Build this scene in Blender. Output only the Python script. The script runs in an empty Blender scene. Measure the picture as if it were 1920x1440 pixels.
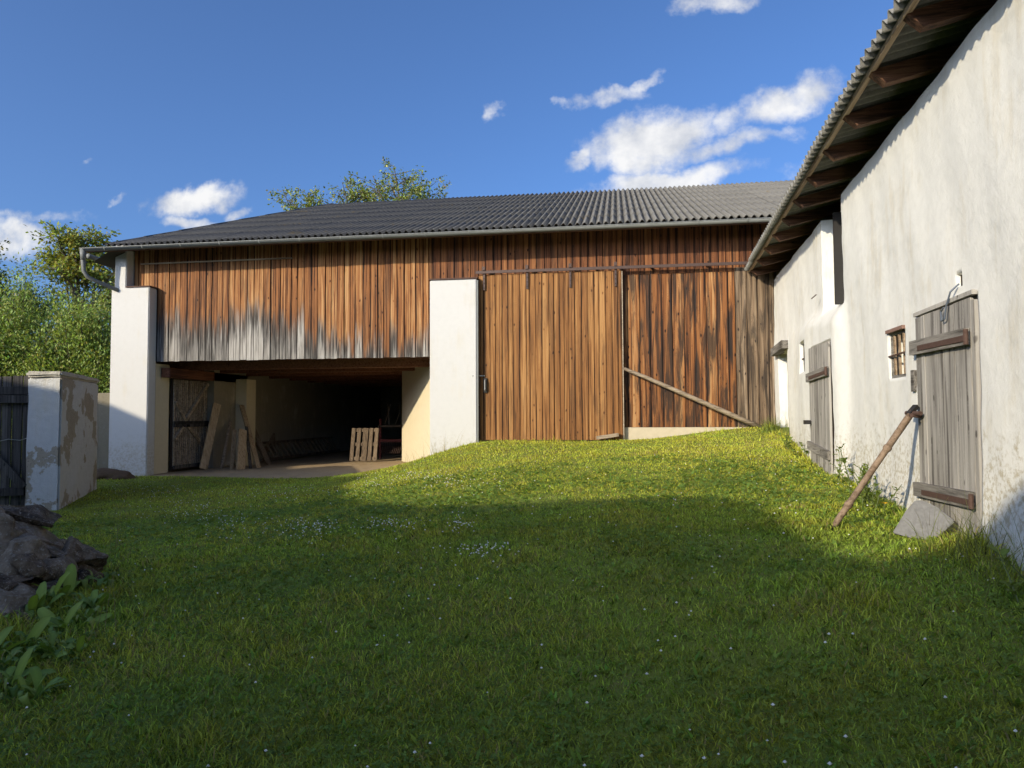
import bpy, bmesh, math, random
import numpy as np
from mathutils import Matrix, Vector
rad = math.radians
rng = np.random.default_rng(7)
random.seed(7)
SC = bpy.context.scene
COL = SC.collection

# ------------------------------------------------------------------ camera
EZ = 1.6                                   # eye height
F = 1331.0                                 # focal length in pixels of the 1920 px wide photograph
YAW, PITCH, ROLL = rad(8.5), math.atan(58 / F), -0.005
cam_d = bpy.data.cameras.new('camera')
cam_d.sensor_width = 36.0
cam_d.lens = 36.0 * F / 1920
cam_d.clip_start, cam_d.clip_end = 0.05, 3000
cam = bpy.data.objects.new('camera', cam_d)
COL.objects.link(cam)
cam.matrix_world = (Matrix.Translation((0, 0, EZ)) @ Matrix.Rotation(YAW, 4, 'Z')
                    @ Matrix.Rotation(math.pi / 2 + PITCH, 4, 'X') @ Matrix.Rotation(ROLL, 4, 'Z'))
SC.camera = cam

# ------------------------------------------------------------------ light
SUN_AZ, SUN_EL = rad(38.8), rad(19.5)      # heading of the light, clockwise from +Y, and its elevation
LDIR = Vector((math.sin(SUN_AZ) * math.cos(SUN_EL), math.cos(SUN_AZ) * math.cos(SUN_EL), -math.sin(SUN_EL)))
sun_d = bpy.data.lights.new('sun', 'SUN')
sun_d.energy, sun_d.angle, sun_d.color = 2.5, rad(0.55), (1.0, 0.88, 0.66)
sun = bpy.data.objects.new('sun', sun_d)
COL.objects.link(sun)
sun.rotation_euler = LDIR.to_track_quat('-Z', 'Y').to_euler()

SC.view_settings.view_transform = 'Standard'
SC.view_settings.look = 'None'
SC.view_settings.exposure = 1.08
SC.view_settings.gamma = 1.0
SC.cycles.max_bounces = 6
SC.cycles.diffuse_bounces = 3
SC.cycles.use_denoising = True


class NT:
    """small helper around a node tree"""
    def __init__(s, tree):
        s.t = tree; s.n = tree.nodes; s.l = tree.links
    def node(s, typ, **kw):
        n = s.n.new(typ)
        for k, v in kw.items():
            setattr(n, k, v)
        return n
    def put(s, sock, v):
        if hasattr(v, 'is_linked') or isinstance(v, bpy.types.NodeSocket):
            s.l.new(v, sock)
        elif v is not None:
            try:
                sock.default_value = v
            except Exception:
                sock.default_value = (*v, 1.0)
    def math(s, op, a, b=None, c=None, clamp=False):
        n = s.node('ShaderNodeMath', operation=op, use_clamp=clamp)
        s.put(n.inputs[0], a)
        if b is not None: s.put(n.inputs[1], b)
        if c is not None: s.put(n.inputs[2], c)
        return n.outputs[0]
    def vmath(s, op, a, b=None):
        n = s.node('ShaderNodeVectorMath', operation=op)
        s.put(n.inputs[0], a)
        if b is not None: s.put(n.inputs[1], b)
        return n.outputs['Value'] if op in ('LENGTH', 'DOT_PRODUCT', 'DISTANCE') else n.outputs[0]
    def noise(s, vec, scale=1.0, detail=4.0, rough=0.55, dist=0.0):
        n = s.node('ShaderNodeTexNoise')
        s.put(n.inputs['Vector'], vec); s.put(n.inputs['Scale'], scale)
        s.put(n.inputs['Detail'], detail); s.put(n.inputs['Roughness'], rough); s.put(n.inputs['Distortion'], dist)
        return n.outputs[0]
    def voronoi(s, vec, scale=1.0, feature='F1'):
        n = s.node('ShaderNodeTexVoronoi', feature=feature)
        s.put(n.inputs['Vector'], vec); s.put(n.inputs['Scale'], scale)
        return n.outputs['Distance'], n.outputs['Color']
    def ramp(s, fac, stops, interp='LINEAR'):
        n = s.node('ShaderNodeValToRGB')
        cr = n.color_ramp; cr.interpolation = interp
        while len(cr.elements) < len(stops): cr.elements.new(0.5)
        for e, (p, c) in zip(cr.elements, stops):
            e.position = p
            e.color = (*c, 1) if not isinstance(c, (int, float)) else (c, c, c, 1)
        s.put(n.inputs[0], fac)
        return n.outputs[0]
    def smooth(s, v, a, b, lo=0.0, hi=1.0):
        n = s.node('ShaderNodeMapRange', interpolation_type='SMOOTHSTEP')
        s.put(n.inputs[0], v)
        for i, x in enumerate((a, b, lo, hi)): s.put(n.inputs[i + 1], x)
        return n.outputs[0]
    def mix(s, fac, a, b, blend='MIX'):
        n = s.node('ShaderNodeMix', data_type='RGBA', blend_type=blend)
        s.put(n.inputs[0], fac); s.put(n.inputs[6], a); s.put(n.inputs[7], b)
        return n.outputs[2]
    def bump(s, h, strength=0.3, dist=0.01):
        n = s.node('ShaderNodeBump')
        s.put(n.inputs['Height'], h)
        n.inputs['Strength'].default_value = strength
        n.inputs['Distance'].default_value = dist
        return n.outputs[0]
    def pos(s):
        return s.node('ShaderNodeNewGeometry').outputs['Position']
    def objrand(s):
        return s.node('ShaderNodeObjectInfo').outputs['Random']
    def sep(s, v):
        n = s.node('ShaderNodeSeparateXYZ'); s.put(n.inputs[0], v)
        return n.outputs
    def comb(s, x, y, z):
        n = s.node('ShaderNodeCombineXYZ')
        for i, v in enumerate((x, y, z)): s.put(n.inputs[i], v)
        return n.outputs[0]


# ------------------------------------------------------------------ sky with clouds
world = bpy.data.worlds.new('World')
SC.world = world
world.use_nodes = True
W_ = NT(world.node_tree)
for n in list(W_.n): W_.n.remove(n)
sky = W_.node('ShaderNodeTexSky', sky_type='NISHITA', sun_disc=False)
sky.sun_elevation = SUN_EL
sky.sun_rotation = SUN_AZ + math.pi          # the sun stands opposite to the heading of its light
sky.altitude, sky.air_density, sky.dust_density, sky.ozone_density = 300, 0.75, 4.2, 6.8
gen = W_.node('ShaderNodeTexCoord').outputs['Generated']
dx, dy, dz = W_.sep(gen)
ysafe = W_.math('MAXIMUM', dy, 0.02)
uv = W_.comb(W_.math('DIVIDE', dx, ysafe), W_.math('DIVIDE', dz, ysafe), 0.0)
wob = W_.noise(uv, 9.0, 5, 0.6)
wob2 = W_.noise(W_.vmath('ADD', uv, (7.3, 1.1, 0)), 9.0, 5, 0.6)
uvw = W_.vmath('ADD', uv, W_.comb(W_.math('MULTIPLY_ADD', wob, 0.11, -0.055), W_.math('MULTIPLY_ADD', wob2, 0.07, -0.035), 0.0))


def pix_dir(x, y):
    u = (x - 960) / F; v = -(y - 720) / F
    c = Vector((u, v, -1.0))
    return (cam.matrix_world.to_3x3() @ c).normalized()


def pix_uv(x, y):
    d = pix_dir(x, y)
    return d.x / d.y, d.z / d.y


# centre, half width, half height (pixels), tilt (degrees), weight
CLOUDS = [(1225, 262, 120, 48, -8, 1.0), (1190, 300, 50, 40, 0, .9), (1085, 293, 46, 17, -28, .75), (1370, 270, 100, 20, -8, .75),
          (1260, 336, 150, 24, -6, .95), (1480, 185, 88, 32, -20, .85), (1370, 228, 46, 26, -10, .6),
          (1140, 180, 62, 15, 0, .7), (1205, 158, 42, 14, -28, .65), (1060, 188, 34, 9, 8, .5), (928, 208, 20, 19, -50, .55),
          (1340, 6, 72, 19, -4, .75), (360, 376, 108, 25, -3, .9), (350, 414, 60, 15, 8, .75), (440, 398, 36, 14, -8, .7), (220, 374, 24, 9, -25, .5),
          (148, 308, 17, 8, 0, .5), (30, 445, 80, 44, 10, .85), (70, 405, 120, 16, 4, .6), (800, 297, 100, 11, -6, .33),
          (1500, 320, 44, 22, -20, .45), (560, 322, 80, 8, -5, .2), (-150, 300, 130, 45, 0, .8), (2150, 120, 150, 50, -15, .8), (300, -140, 150, 35, -10, .7)]
mask = None
for (px, py, ax, ay, tilt, wt) in CLOUDS:
    u0, v0 = pix_uv(px, py)
    mp = W_.node('ShaderNodeMapping', vector_type='TEXTURE')
    W_.put(mp.inputs['Vector'], uvw)
    mp.inputs['Location'].default_value = (u0, v0, 0)
    mp.inputs['Rotation'].default_value = (0, 0, rad(-tilt))
    mp.inputs['Scale'].default_value = (ax * 1.4 / F, ay * 1.45 / F, 1)
    m = W_.smooth(W_.vmath('LENGTH', mp.outputs[0]), 1.35, 0.15, 0.0, wt)
    mask = m if mask is None else W_.math('MAXIMUM', mask, m)
fine = W_.noise(uv, 26.0, 8, 0.62)
billow = W_.noise(W_.vmath('ADD', uv, (3.1, 9.7, 0)), 11.0, 6, 0.55)
dens = W_.math('ADD', mask, W_.math('MULTIPLY_ADD', fine, 0.9, -0.52))
dens = W_.math('ADD', dens, W_.math('MULTIPLY_ADD', billow, 0.5, -0.28))
dens = W_.smooth(dens, 0.18, 0.86)
dens = W_.math('MULTIPLY', dens, W_.smooth(mask, 0.02, 0.3))
dens = W_.math('MULTIPLY', dens, W_.smooth(dy, 0.03, 0.2))
cl_col = W_.ramp(billow, [(0.36, (2.3, 2.45, 2.75)), (0.6, (4.3, 4.25, 4.15))])
skycol = W_.mix(W_.math('MULTIPLY', dens, 0.92), sky.outputs[0], cl_col)
bg = W_.node('ShaderNodeBackground')
W_.put(bg.inputs['Color'], skycol)
bg.inputs['Strength'].default_value = 0.112
W_.l.new(bg.outputs[0], W_.node('ShaderNodeOutputWorld').inputs[0])

# ------------------------------------------------------------------ frames: photo pixels to places
MW3 = cam.matrix_world.to_3x3()


def ray(x, y):
    return MW3 @ Vector(((x - 960) / F, -(y - 720) / F, -1.0))


def at_y(x, y, Y):
    d = ray(x, y); return Vector((0, 0, EZ)) + d * (Y / d.y)


def at_h(x, y, h):                          # h is measured from the eye
    d = ray(x, y); return Vector((0, 0, EZ)) + d * (h / d.z)


WA = rad(2.9)                               # the stable wall runs 2.9 degrees clockwise of +Y
WD = Vector((math.sin(WA), math.cos(WA), 0)); WR = Vector((math.cos(WA), -math.sin(WA), 0))


def wp(d, p, h):                            # along the stable wall, to its right, above the eye
    return WD * d + WR * p + Vector((0, 0, EZ + h))


def on_wall(x, y, p=2.4):
    r = ray(x, y); q = r * (p / r.dot(WR))
    return q.dot(WD), q.z


# ------------------------------------------------------------------ mesh helpers
class MB:
    def __init__(s): s.v = []; s.f = []
    def add(s, vs, fs):
        k = len(s.v); s.v += [tuple(v) for v in vs]; s.f += [tuple(i + k for i in f) for f in fs]
        return s
    def box(s, x0, x1, y0, y1, z0, z1):
        return s.add([(x0, y0, z0), (x1, y0, z0), (x1, y1, z0), (x0, y1, z0), (x0, y0, z1), (x1, y0, z1), (x1, y1, z1), (x0, y1, z1)],
                     [(0, 3, 2, 1), (4, 5, 6, 7), (0, 1, 5, 4), (1, 2, 6, 5), (2, 3, 7, 6), (3, 0, 4, 7)])
    def prism(s, a, b, w, t, up=(0, 0, 1)):
        """bar from a to b, w wide across, t thick along up"""
        a = Vector(a); b = Vector(b); d = (b - a).normalized(); up = Vector(up)
        sx = d.cross(up).normalized(); uy = sx.cross(d).normalized()
        vs = [p + sx * (w / 2 * i) + uy * (t / 2 * j) for p in (a, b) for i, j in ((-1, -1), (1, -1), (1, 1), (-1, 1))]
        return s.add(vs, [(0, 1, 2, 3), (7, 6, 5, 4), (0, 4, 5, 1), (1, 5, 6, 2), (2, 6, 7, 3), (3, 7, 4, 0)])
    def tube(s, pts, rads, n=8, cap=True):
        pts = [Vector(p) for p in pts]
        if not hasattr(rads, '__len__'): rads = [rads] * len(pts)
        k = len(s.v); last = None
        for i, p in enumerate(pts):
            d = (pts[min(i + 1, len(pts) - 1)] - pts[max(i - 1, 0)]).normalized()
            ref = last if last is not None else (Vector((0, 0, 1)) if abs(d.z) < .9 else Vector((1, 0, 0)))
            sx = (ref - d * ref.dot(d)).normalized(); last = sx
            sy = d.cross(sx)
            for j in range(n):
                a = 2 * math.pi * j / n
                s.v.append(tuple(p + (sx * math.cos(a) + sy * math.sin(a)) * rads[i]))
        for i in range(len(pts) - 1):
            for j in range(n):
                s.f.append((k + i * n + j, k + i * n + (j + 1) % n, k + (i + 1) * n + (j + 1) % n, k + (i + 1) * n + j))
        if cap:
            s.f.append(tuple(k + j for j in reversed(range(n))))
            s.f.append(tuple(k + (len(pts) - 1) * n + j for j in range(n)))
        return s
    def map(s, fn):
        s.v = [tuple(fn(*v)) for v in s.v]; return s
    def mesh(s, name, smooth=False):
        me = bpy.data.meshes.new(name); me.from_pydata(s.v, [], s.f); me.update()
        if smooth: me.polygons.foreach_set('use_smooth', [True] * len(me.polygons))
        return me
    def build(s, name, mat, parent=None, smooth=False):
        return link(name, s.mesh(name, smooth), mat, parent)


def tag(o, label=None, cat=None, group=None, kind=None):
    for k, v in (('label', label), ('category', cat), ('group', group), ('kind', kind)):
        if v: o[k] = v
    return o


def base_of(p):
    return p.matrix_basis.copy() if p.parent is None else base_of(p.parent) @ p.matrix_parent_inverse @ p.matrix_basis


def adopt(o, p):
    """parent o to p, o keeps its place in the world"""
    o.parent = p
    o.matrix_parent_inverse = base_of(p).inverted()
    return o


def link(name, me, mat=None, parent=None, mtx=None):
    o = bpy.data.objects.new(name, me)
    COL.objects.link(o)
    if mat is not None and me is not None and len(me.materials) == 0: me.materials.append(mat)
    if mtx is not None: o.matrix_basis = mtx
    if parent is not None: adopt(o, parent)
    return o


def empty(name, loc, label, cat, group=None):
    o = bpy.data.objects.new(name, None); COL.objects.link(o)
    o.location = loc
    o.matrix_basis = Matrix.Translation(loc)
    o.empty_display_size = 0.2
    return tag(o, label, cat, group)


def big_mesh(name, verts, faces, k, mat, cols=None, parent=None, smooth=False):
    """numpy mesh of k-cornered faces; cols = colour per vertex"""
    me = bpy.data.meshes.new(name)
    nf = len(faces)
    me.vertices.add(len(verts)); me.vertices.foreach_set('co', np.asarray(verts, np.float32).ravel())
    me.loops.add(nf * k); me.loops.foreach_set('vertex_index', np.asarray(faces, np.int32).ravel())
    me.polygons.add(nf)
    me.polygons.foreach_set('loop_start', np.arange(0, nf * k, k, dtype=np.int32))
    me.polygons.foreach_set('loop_total', np.full(nf, k, np.int32))
    if smooth: me.polygons.foreach_set('use_smooth', np.ones(nf, bool))
    if cols is not None:
        ca = me.color_attributes.new('tint', 'FLOAT_COLOR', 'POINT')
        c4 = np.ones((len(verts), 4), np.float32); c4[:, :3] = cols
        ca.data.foreach_set('color', c4.ravel())
    me.update(); me.validate()
    return link(name, me, mat, parent)


UNIT = MB().box(-.5, .5, -.5, .5, 0, 1).mesh('plank')      # shared by planks


def rough_plank(name, seed):
    """unit plank with slightly uneven edges, 28 quads"""
    r = random.Random(seed); m = MB(); n = 6
    rows = []
    for i in range(n + 1):
        z = i / n
        a = -.5 + r.uniform(0, .035); b = .5 - r.uniform(0, .035)
        y0 = -.5 + r.uniform(-.06, .06)
        rows.append([(a, y0 + .1, z), (a + .05, y0, z), (b - .05, y0, z), (b, y0 + .1, z), (b, .5, z), (a, .5, z)])
    for rr in rows: m.v += rr
    for i in range(n):
        for j in range(6):
            m.f.append((i * 6 + j, i * 6 + (j + 1) % 6, (i + 1) * 6 + (j + 1) % 6, (i + 1) * 6 + j))
    m.f.append(tuple(reversed(range(6)))); m.f.append(tuple(n * 6 + j for j in range(6)))
    return m.mesh(name)


PLANK_CACHE = {}


def plank(name, mat, parent, x0, x1, y0, y1, z0, z1, frame=None, tilt=0.0):
    key = (mat.name, random.randrange(6))
    if key not in PLANK_CACHE:
        PLANK_CACHE[key] = rough_plank('plank', hash(key) & 0xffff)
        PLANK_CACHE[key].materials.append(mat)
    m = (Matrix.Translation(((x0 + x1) / 2, (y0 + y1) / 2, z0)) @ Matrix.Rotation(tilt, 4, 'Y')
         @ Matrix.Diagonal((x1 - x0, y1 - y0, z1 - z0, 1)))
    if frame is not None: m = frame @ m
    return link(name, PLANK_CACHE[key], None, parent, m)


# ------------------------------------------------------------------ materials
def material(name):
    m = bpy.data.materials.new(name); m.use_nodes = True
    t = NT(m.node_tree)
    for n in list(t.n): t.n.remove(n)
    out = t.node('ShaderNodeOutputMaterial')
    b = t.node('ShaderNodeBsdfPrincipled')
    t.l.new(b.outputs[0], out.inputs[0])
    b.inputs['Roughness'].default_value = 0.8
    b.inputs['Specular IOR Level'].default_value = 0.3
    return m, t, b


def fin(t, b, col, rough=None, normal=None):
    t.put(b.inputs['Base Color'], col)
    if rough is not None: t.put(b.inputs['Roughness'], rough)
    if normal is not None: t.put(b.inputs['Normal'], normal)


def wood(name, stops, grey=None, axis=2, contrast=1.0, knots=1.0, greystops=None, black=0.0, bt=(.50, .66), kt=.70):
    """weathered boards: grain along one world axis; grey = (height, softness) below which the wood is bleached"""
    m, t, b = material(name)
    p = t.pos(); r = t.objrand()
    off = t.vmath('MULTIPLY', t.comb(r, t.math('MULTIPLY', r, 7.1), t.math('MULTIPLY', r, 3.3)), (61, 37, 53))
    q = t.vmath('ADD', p, off)
    def sc(a, l):
        v = [a, a, a]; v[axis] = l
        return t.vmath('MULTIPLY', q, tuple(v))
    fibre = t.noise(sc(95, 1.8), 1, 5, .6, .2)
    streak = t.noise(sc(21, .40), 1, 5, .62, .6)
    wide = t.noise(sc(7, .35), 1, 3, .5)
    kd, kc = t.voronoi(t.vmath('ADD', sc(10, 5.2), t.comb(0, 0, t.math('MULTIPLY', wide, .8))), 1)
    knot = t.math('MULTIPLY', t.smooth(kd, .24, .04), t.smooth(t.sep(kc)[0], kt, kt + .06))
    ring = t.math('MULTIPLY', t.math('SINE', t.math('MULTIPLY', kd, 42)), t.smooth(kd, .62, .12))
    v = t.math('ADD', t.math('MULTIPLY', fibre, .46 * contrast), t.math('MULTIPLY', streak, 1.0 * contrast))
    v = t.math('ADD', v, t.math('MULTIPLY', wide, .25))
    v = t.math('ADD', v, t.math('MULTIPLY_ADD', r, .30, -.42 - .30 * (contrast - 1)))
    v = t.math('ADD', v, t.math('MULTIPLY', ring, .05 * knots))
    v = t.math('SUBTRACT', v, t.math('MULTIPLY', knot, .5 * knots))
    gx_ = t.sep(t.node('ShaderNodeTexCoord').outputs['Generated'])[0]
    rim = t.math('MULTIPLY', t.smooth(t.math('ABSOLUTE', t.math('SUBTRACT', gx_, .5)), .30, .5), t.smooth(t.noise(sc(5, .9), 1, 4, .6), .36, .62))
    v = t.math('SUBTRACT', v, t.math('MULTIPLY', rim, .36 * contrast))
    fs = t.smooth(t.noise(sc(34, .55), 1, 4, .6, .3), .50, .62)
    v = t.math('SUBTRACT', v, t.math('MULTIPLY', fs, .26 * contrast))
    col = t.ramp(v, stops)
    hgt = t.math('ADD', fibre, t.math('MULTIPLY', streak, .6))
    if grey:
        z = t.sep(p)[axis]
        blot = t.noise(sc(13, 1.1), 1, 5, .65, .4)
        big = t.noise(t.vmath('MULTIPLY', p, (.55, .55, .2)), 1, 2, .5)
        xs = t.sep(p)[0]
        lim = t.math('ADD', t.math('MULTIPLY_ADD', blot, grey[1] * 2.6, grey[0] - grey[1] * 1.3),
                     t.math('ADD', t.math('MULTIPLY_ADD', r, grey[1] * 1.3, -grey[1] * .65), t.math('MULTIPLY_ADD', big, grey[1] * 3.0, -grey[1] * 1.5)))
        lim = t.math('ADD', lim, t.smooth(xs, -8.2, -5.2, 0.0, -.72))
        g = t.smooth(t.math('SUBTRACT', z, lim), 0.38, -.38)
        gs = greystops or [(.22, (.018, .016, .015)), (.40, (.105, .096, .085)), (.58, (.25, .23, .205)), (.85, (.43, .405, .365))]
        gv = t.math('SUBTRACT', t.math('ADD', t.math('MULTIPLY', fibre, .62), t.math('MULTIPLY', blot, .80)), t.math('MULTIPLY', fs, .16))
        gcol = t.ramp(t.math('ADD', gv, t.math('MULTIPLY_ADD', r, .30, -.27)), gs)
        col = t.mix(g, col, gcol)
        stain = t.math('MULTIPLY', t.smooth(t.math('ABSOLUTE', t.math('ADD', t.math('SUBTRACT', z, lim), .16)), .62, .0), t.smooth(streak, .42, .56))
        col = t.mix(t.math('MULTIPLY', stain, .90), col, (.018, .015, .014))
    if black:
        st = t.smooth(t.noise(sc(8, .7), 1, 5, .65, .7), *bt)
        col = t.mix(t.math('MULTIPLY', st, black), col, (.016, .013, .011))
    fin(t, b, col, .78, t.bump(hgt, .55, .006))
    return m


BROWN = [(.06, (.014, .006, .004)), (.26, (.062, .022, .008)), (.46, (.165, .060, .017)), (.66, (.265, .108, .033)), (.92, (.42, .235, .10))]
HONEY = [(.04, (.022, .009, .004)), (.24, (.078, .033, .011)), (.46, (.17, .070, .020)), (.68, (.255, .115, .035)), (.92, (.38, .20, .072))]
DARKB = [(.10, (.022, .008, .004)), (.38, (.085, .030, .012)), (.60, (.17, .062, .022)), (.85, (.29, .125, .045))]
GREYW = [(.0, (.09, .08, .07)), (.16, (.23, .213, .187)), (.36, (.34, .317, .28)), (.65, (.45, .42, .37))]
M = {}
M['board_left'] = wood('weathered_orange_boards', BROWN, grey=(EZ + 2.2, .42), contrast=1.25, black=.45)
M['board_top'] = wood('red_brown_boards', DARKB, contrast=1.1, knots=1.4, black=.5, kt=.6)
M['board_right'] = wood('wide_brown_boards', BROWN, contrast=1.2, knots=1.6, black=.84, bt=(.44, .60), kt=.52)
M['board_grey'] = wood('wide_grey_brown_boards', [(.1, (.03, .02, .014)), (.4, (.12, .078, .046)), (.65, (.22, .155, .098)), (.9, (.36, .28, .2))], contrast=1.1, knots=1.3, black=.7, bt=(.45, .62), kt=.6)
M['door'] = wood('honey_brown_door_planks', HONEY, contrast=1.25, knots=1.0, black=.38, kt=.62)
M['greydoor'] = wood('silver_grey_planks', GREYW, contrast=.55, knots=.7)
M['greybar'] = wood('grey_crossbar', [(.1, (.05, .044, .038)), (.45, (.14, .127, .11)), (.85, (.28, .257, .22))], axis=1)
M['gatewood'] = wood('dark_gate_planks', [(.1, (.012, .011, .010)), (.45, (.04, .036, .033)), (.8, (.12, .11, .10)), (.95, (.25, .24, .22))])
M['polewood'] = wood('grey_tan_pole', [(.1, (.12, .09, .06)), (.5, (.30, .235, .165)), (.9, (.45, .37, .27))], axis=0, knots=.4)
M['polebrown'] = wood('brown_pole', [(.1, (.05, .032, .02)), (.5, (.155, .105, .066)), (.9, (.28, .20, .135))], axis=1, knots=.4)
M['rafter'] = wood('dark_brown_rafters', [(.1, (.03, .014, .008)), (.5, (.11, .052, .028)), (.9, (.22, .12, .07))], axis=0)
M['batten'] = wood('pale_batten', [(.1, (.12, .08, .045)), (.5, (.30, .215, .135)), (.9, (.46, .36, .25))], axis=1)
M['beam'] = wood('red_brown_beam', [(.1, (.05, .017, .009)), (.5, (.15, .056, .028)), (.9, (.25, .11, .06))], axis=1)
M['palewood'] = wood('pale_sawn_wood', [(.1, (.14, .09, .045)), (.5, (.33, .23, .125)), (.9, (.48, .36, .22))])


def plaster(name, base, stain=0.0, patch=None, rough=.9, fine=.25, yellow=(.50, .43, .30), low=None, bumps=.5, lowk=.75):
    m, t, b = material(name)
    p = t.pos()
    n1 = t.noise(p, 1.3, 5, .6); n2 = t.noise(p, 9, 5, .6); n3 = t.noise(p, 60, 3, .5)
    streak = t.noise(t.vmath('MULTIPLY', p, (9, 9, .9)), 1, 5, .6)
    col = t.mix(t.smooth(n2, .35, .7, 0, fine), base, tuple(c * .82 for c in base))
    if stain:
        col = t.mix(t.math('MULTIPLY', t.smooth(t.math('ADD', t.math('MULTIPLY', n1, .6), t.math('MULTIPLY', streak, .5)), .55, .78), stain), col, yellow)
        col = t.mix(t.math('MULTIPLY', t.smooth(t.math('ADD', t.math('MULTIPLY', n2, .4), t.math('MULTIPLY', n1, .6)), .52, .72), stain * .55), col, (.44, .45, .445))
        scuff = t.math('MULTIPLY', t.smooth(t.noise(t.vmath('MULTIPLY', p, (34, 34, 14)), 1, 4, .7), .60, .72), t.smooth(n1, .42, .62))
        col = t.mix(t.math('MULTIPLY', scuff, stain * .9), col, (.52, .48, .40))
    if low:                                   # flaking and splashed dirt low on the wall
        z = t.sep(p)[2]
        lim = t.math('MULTIPLY_ADD', n2, 1.3, low - .7)
        lm = t.math('MULTIPLY', t.smooth(t.math('SUBTRACT', z, lim), .25, -.25), t.smooth(t.noise(p, 22, 5, .7), .44, .62))
        col = t.mix(t.math('MULTIPLY', lm, lowk), col, (.36, .30, .19))
    if patch:                                 # bare render where the coat has fallen off
        pm = t.smooth(t.math('ADD', t.math('MULTIPLY', t.noise(p, 1.5, 2, .5), .75), t.math('MULTIPLY', n2, .25)), 0.53, .55)
        bare = t.mix(n2, patch, tuple(c * 1.6 for c in patch))
        bare = t.mix(t.math('MULTIPLY', t.smooth(t.noise(p, 35, 4, .6), .55, .68), .6), bare, tuple(c * .5 for c in patch))
        col = t.mix(pm, col, bare)
    h = t.math('ADD', t.math('MULTIPLY', n2, 1.0), t.math('ADD', t.math('MULTIPLY', n3, .35), t.math('MULTIPLY', n1, .4)))
    fin(t, b, col, rough, t.bump(h, bumps, .02))
    return m


M['white'] = plaster('clean_white_plaster', (.545, .535, .515), stain=.34, fine=.14, bumps=.2, low=1.0, lowk=.55)
M['limewash'] = plaster('old_lime_washed_plaster', (.64, .625, .575), stain=.58, fine=.34, low=1.35, bumps=.38)
M['cream'] = plaster('cream_plaster', (.58, .50, .34), stain=.25, fine=.25, bumps=.3)
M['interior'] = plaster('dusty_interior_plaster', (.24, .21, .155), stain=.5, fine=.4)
M['oldrender'] = plaster('peeling_grey_render', (.46, .46, .45), stain=.35, fine=.4, patch=(.22, .19, .145), bumps=1.0)
M['oldwall'] = plaster('dull_brown_render', (.20, .175, .125), stain=.5, fine=.5, bumps=.8, yellow=(.12, .10, .07))
M['concrete'] = plaster('tan_concrete', (.50, .43, .31), stain=.3, fine=.4, bumps=.4)
M['capstone'] = plaster('weathered_cap_stone', (.42, .39, .33), stain=.7, fine=.5, bumps=1.2, yellow=(.16, .14, .10))


def simple(name, col, rough=.6, metal=0.0, var=.25, scale=14, spec=.3):
    m, t, b = material(name)
    n = t.noise(t.pos(), scale, 5, .6)
    c = t.mix(n, tuple(x * (1 - var) for x in col), tuple(min(1, x * (1 + var)) for x in col))
    b.inputs['Metallic'].default_value = metal
    b.inputs['Specular IOR Level'].default_value = spec
    fin(t, b, c, rough, t.bump(n, .15, .01))
    return m


M['zinc'] = simple('zinc_gutter', (.17, .175, .165), .6, 0.0, .22, 3)
M['iron'] = simple('brown_painted_iron', (.085, .055, .045), .55, .3)
M['rust'] = simple('rusty_iron', (.085, .05, .038), .8, .2, .4, 30)
M['darkiron'] = simple('dark_iron', (.03, .028, .027), .6, .3)
M['brightiron'] = simple('galvanised_bolt', (.5, .5, .48), .4, .7)
M['brick'] = simple('red_brick', (.20, .12, .09), .85, 0, .35, 30)
M['void'] = simple('dark_boards_and_hollows', (.035, .024, .017), .9)
M['granite'] = simple('grey_granite', (.165, .162, .157), .85, 0, .5, 26)
M['barkm'] = simple('tree_bark', (.10, .082, .06), .9, 0, .4, 12)
M['soil'] = simple('bare_soil', (.085, .055, .032), .95, 0, .5, 18)
M['rubber'] = simple('wire', (.12, .14, .17), .5, .3)
M['redpaint'] = simple('faded_red_paint', (.16, .03, .02), .6)
M['roofdark'] = simple('roof_underlay', (.05, .045, .04), .9)


def roof_mat(name):
    m, t, b = material(name)
    p = t.pos(); r = t.objrand()
    x = t.sep(p)[0]
    n = t.noise(p, 2.2, 5, .65); f = t.noise(p, 38, 4, .65)
    age = t.smooth(t.math('ADD', x, t.math('MULTIPLY', n, 2.4)), -6.5, 3.0)
    dark = t.mix(f, (.034, .034, .037), (.082, .082, .084))
    lite = t.mix(f, (.095, .09, .08), (.17, .16, .142))
    c = t.mix(age, dark, lite)
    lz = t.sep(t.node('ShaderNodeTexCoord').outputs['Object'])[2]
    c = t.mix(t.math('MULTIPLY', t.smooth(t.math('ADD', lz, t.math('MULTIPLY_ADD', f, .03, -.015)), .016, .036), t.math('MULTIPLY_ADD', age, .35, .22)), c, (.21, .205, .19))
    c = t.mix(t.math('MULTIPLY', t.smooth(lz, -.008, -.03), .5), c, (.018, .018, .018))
    c = t.mix(t.math('MULTIPLY_ADD', r, .4, 0), c, t.mix(.5, c, (.06, .058, .055)))
    li = t.math('MULTIPLY', t.smooth(t.noise(p, 55, 2, .5), .66, .72), .55)
    c = t.mix(li, c, (.40, .39, .34))
    moss = t.math('MULTIPLY', t.smooth(t.noise(t.vmath('ADD', p, (4, 2, 9)), 1.1, 4, .6), .635, .70), t.smooth(f, .3, .55))
    c = t.mix(t.math('MULTIPLY', moss, .7), c, (.13, .095, .04))
    fin(t, b, c, .82, t.bump(f, .35, .008))
    return m


M['roof'] = roof_mat('fibre_cement_sheets')


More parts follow.
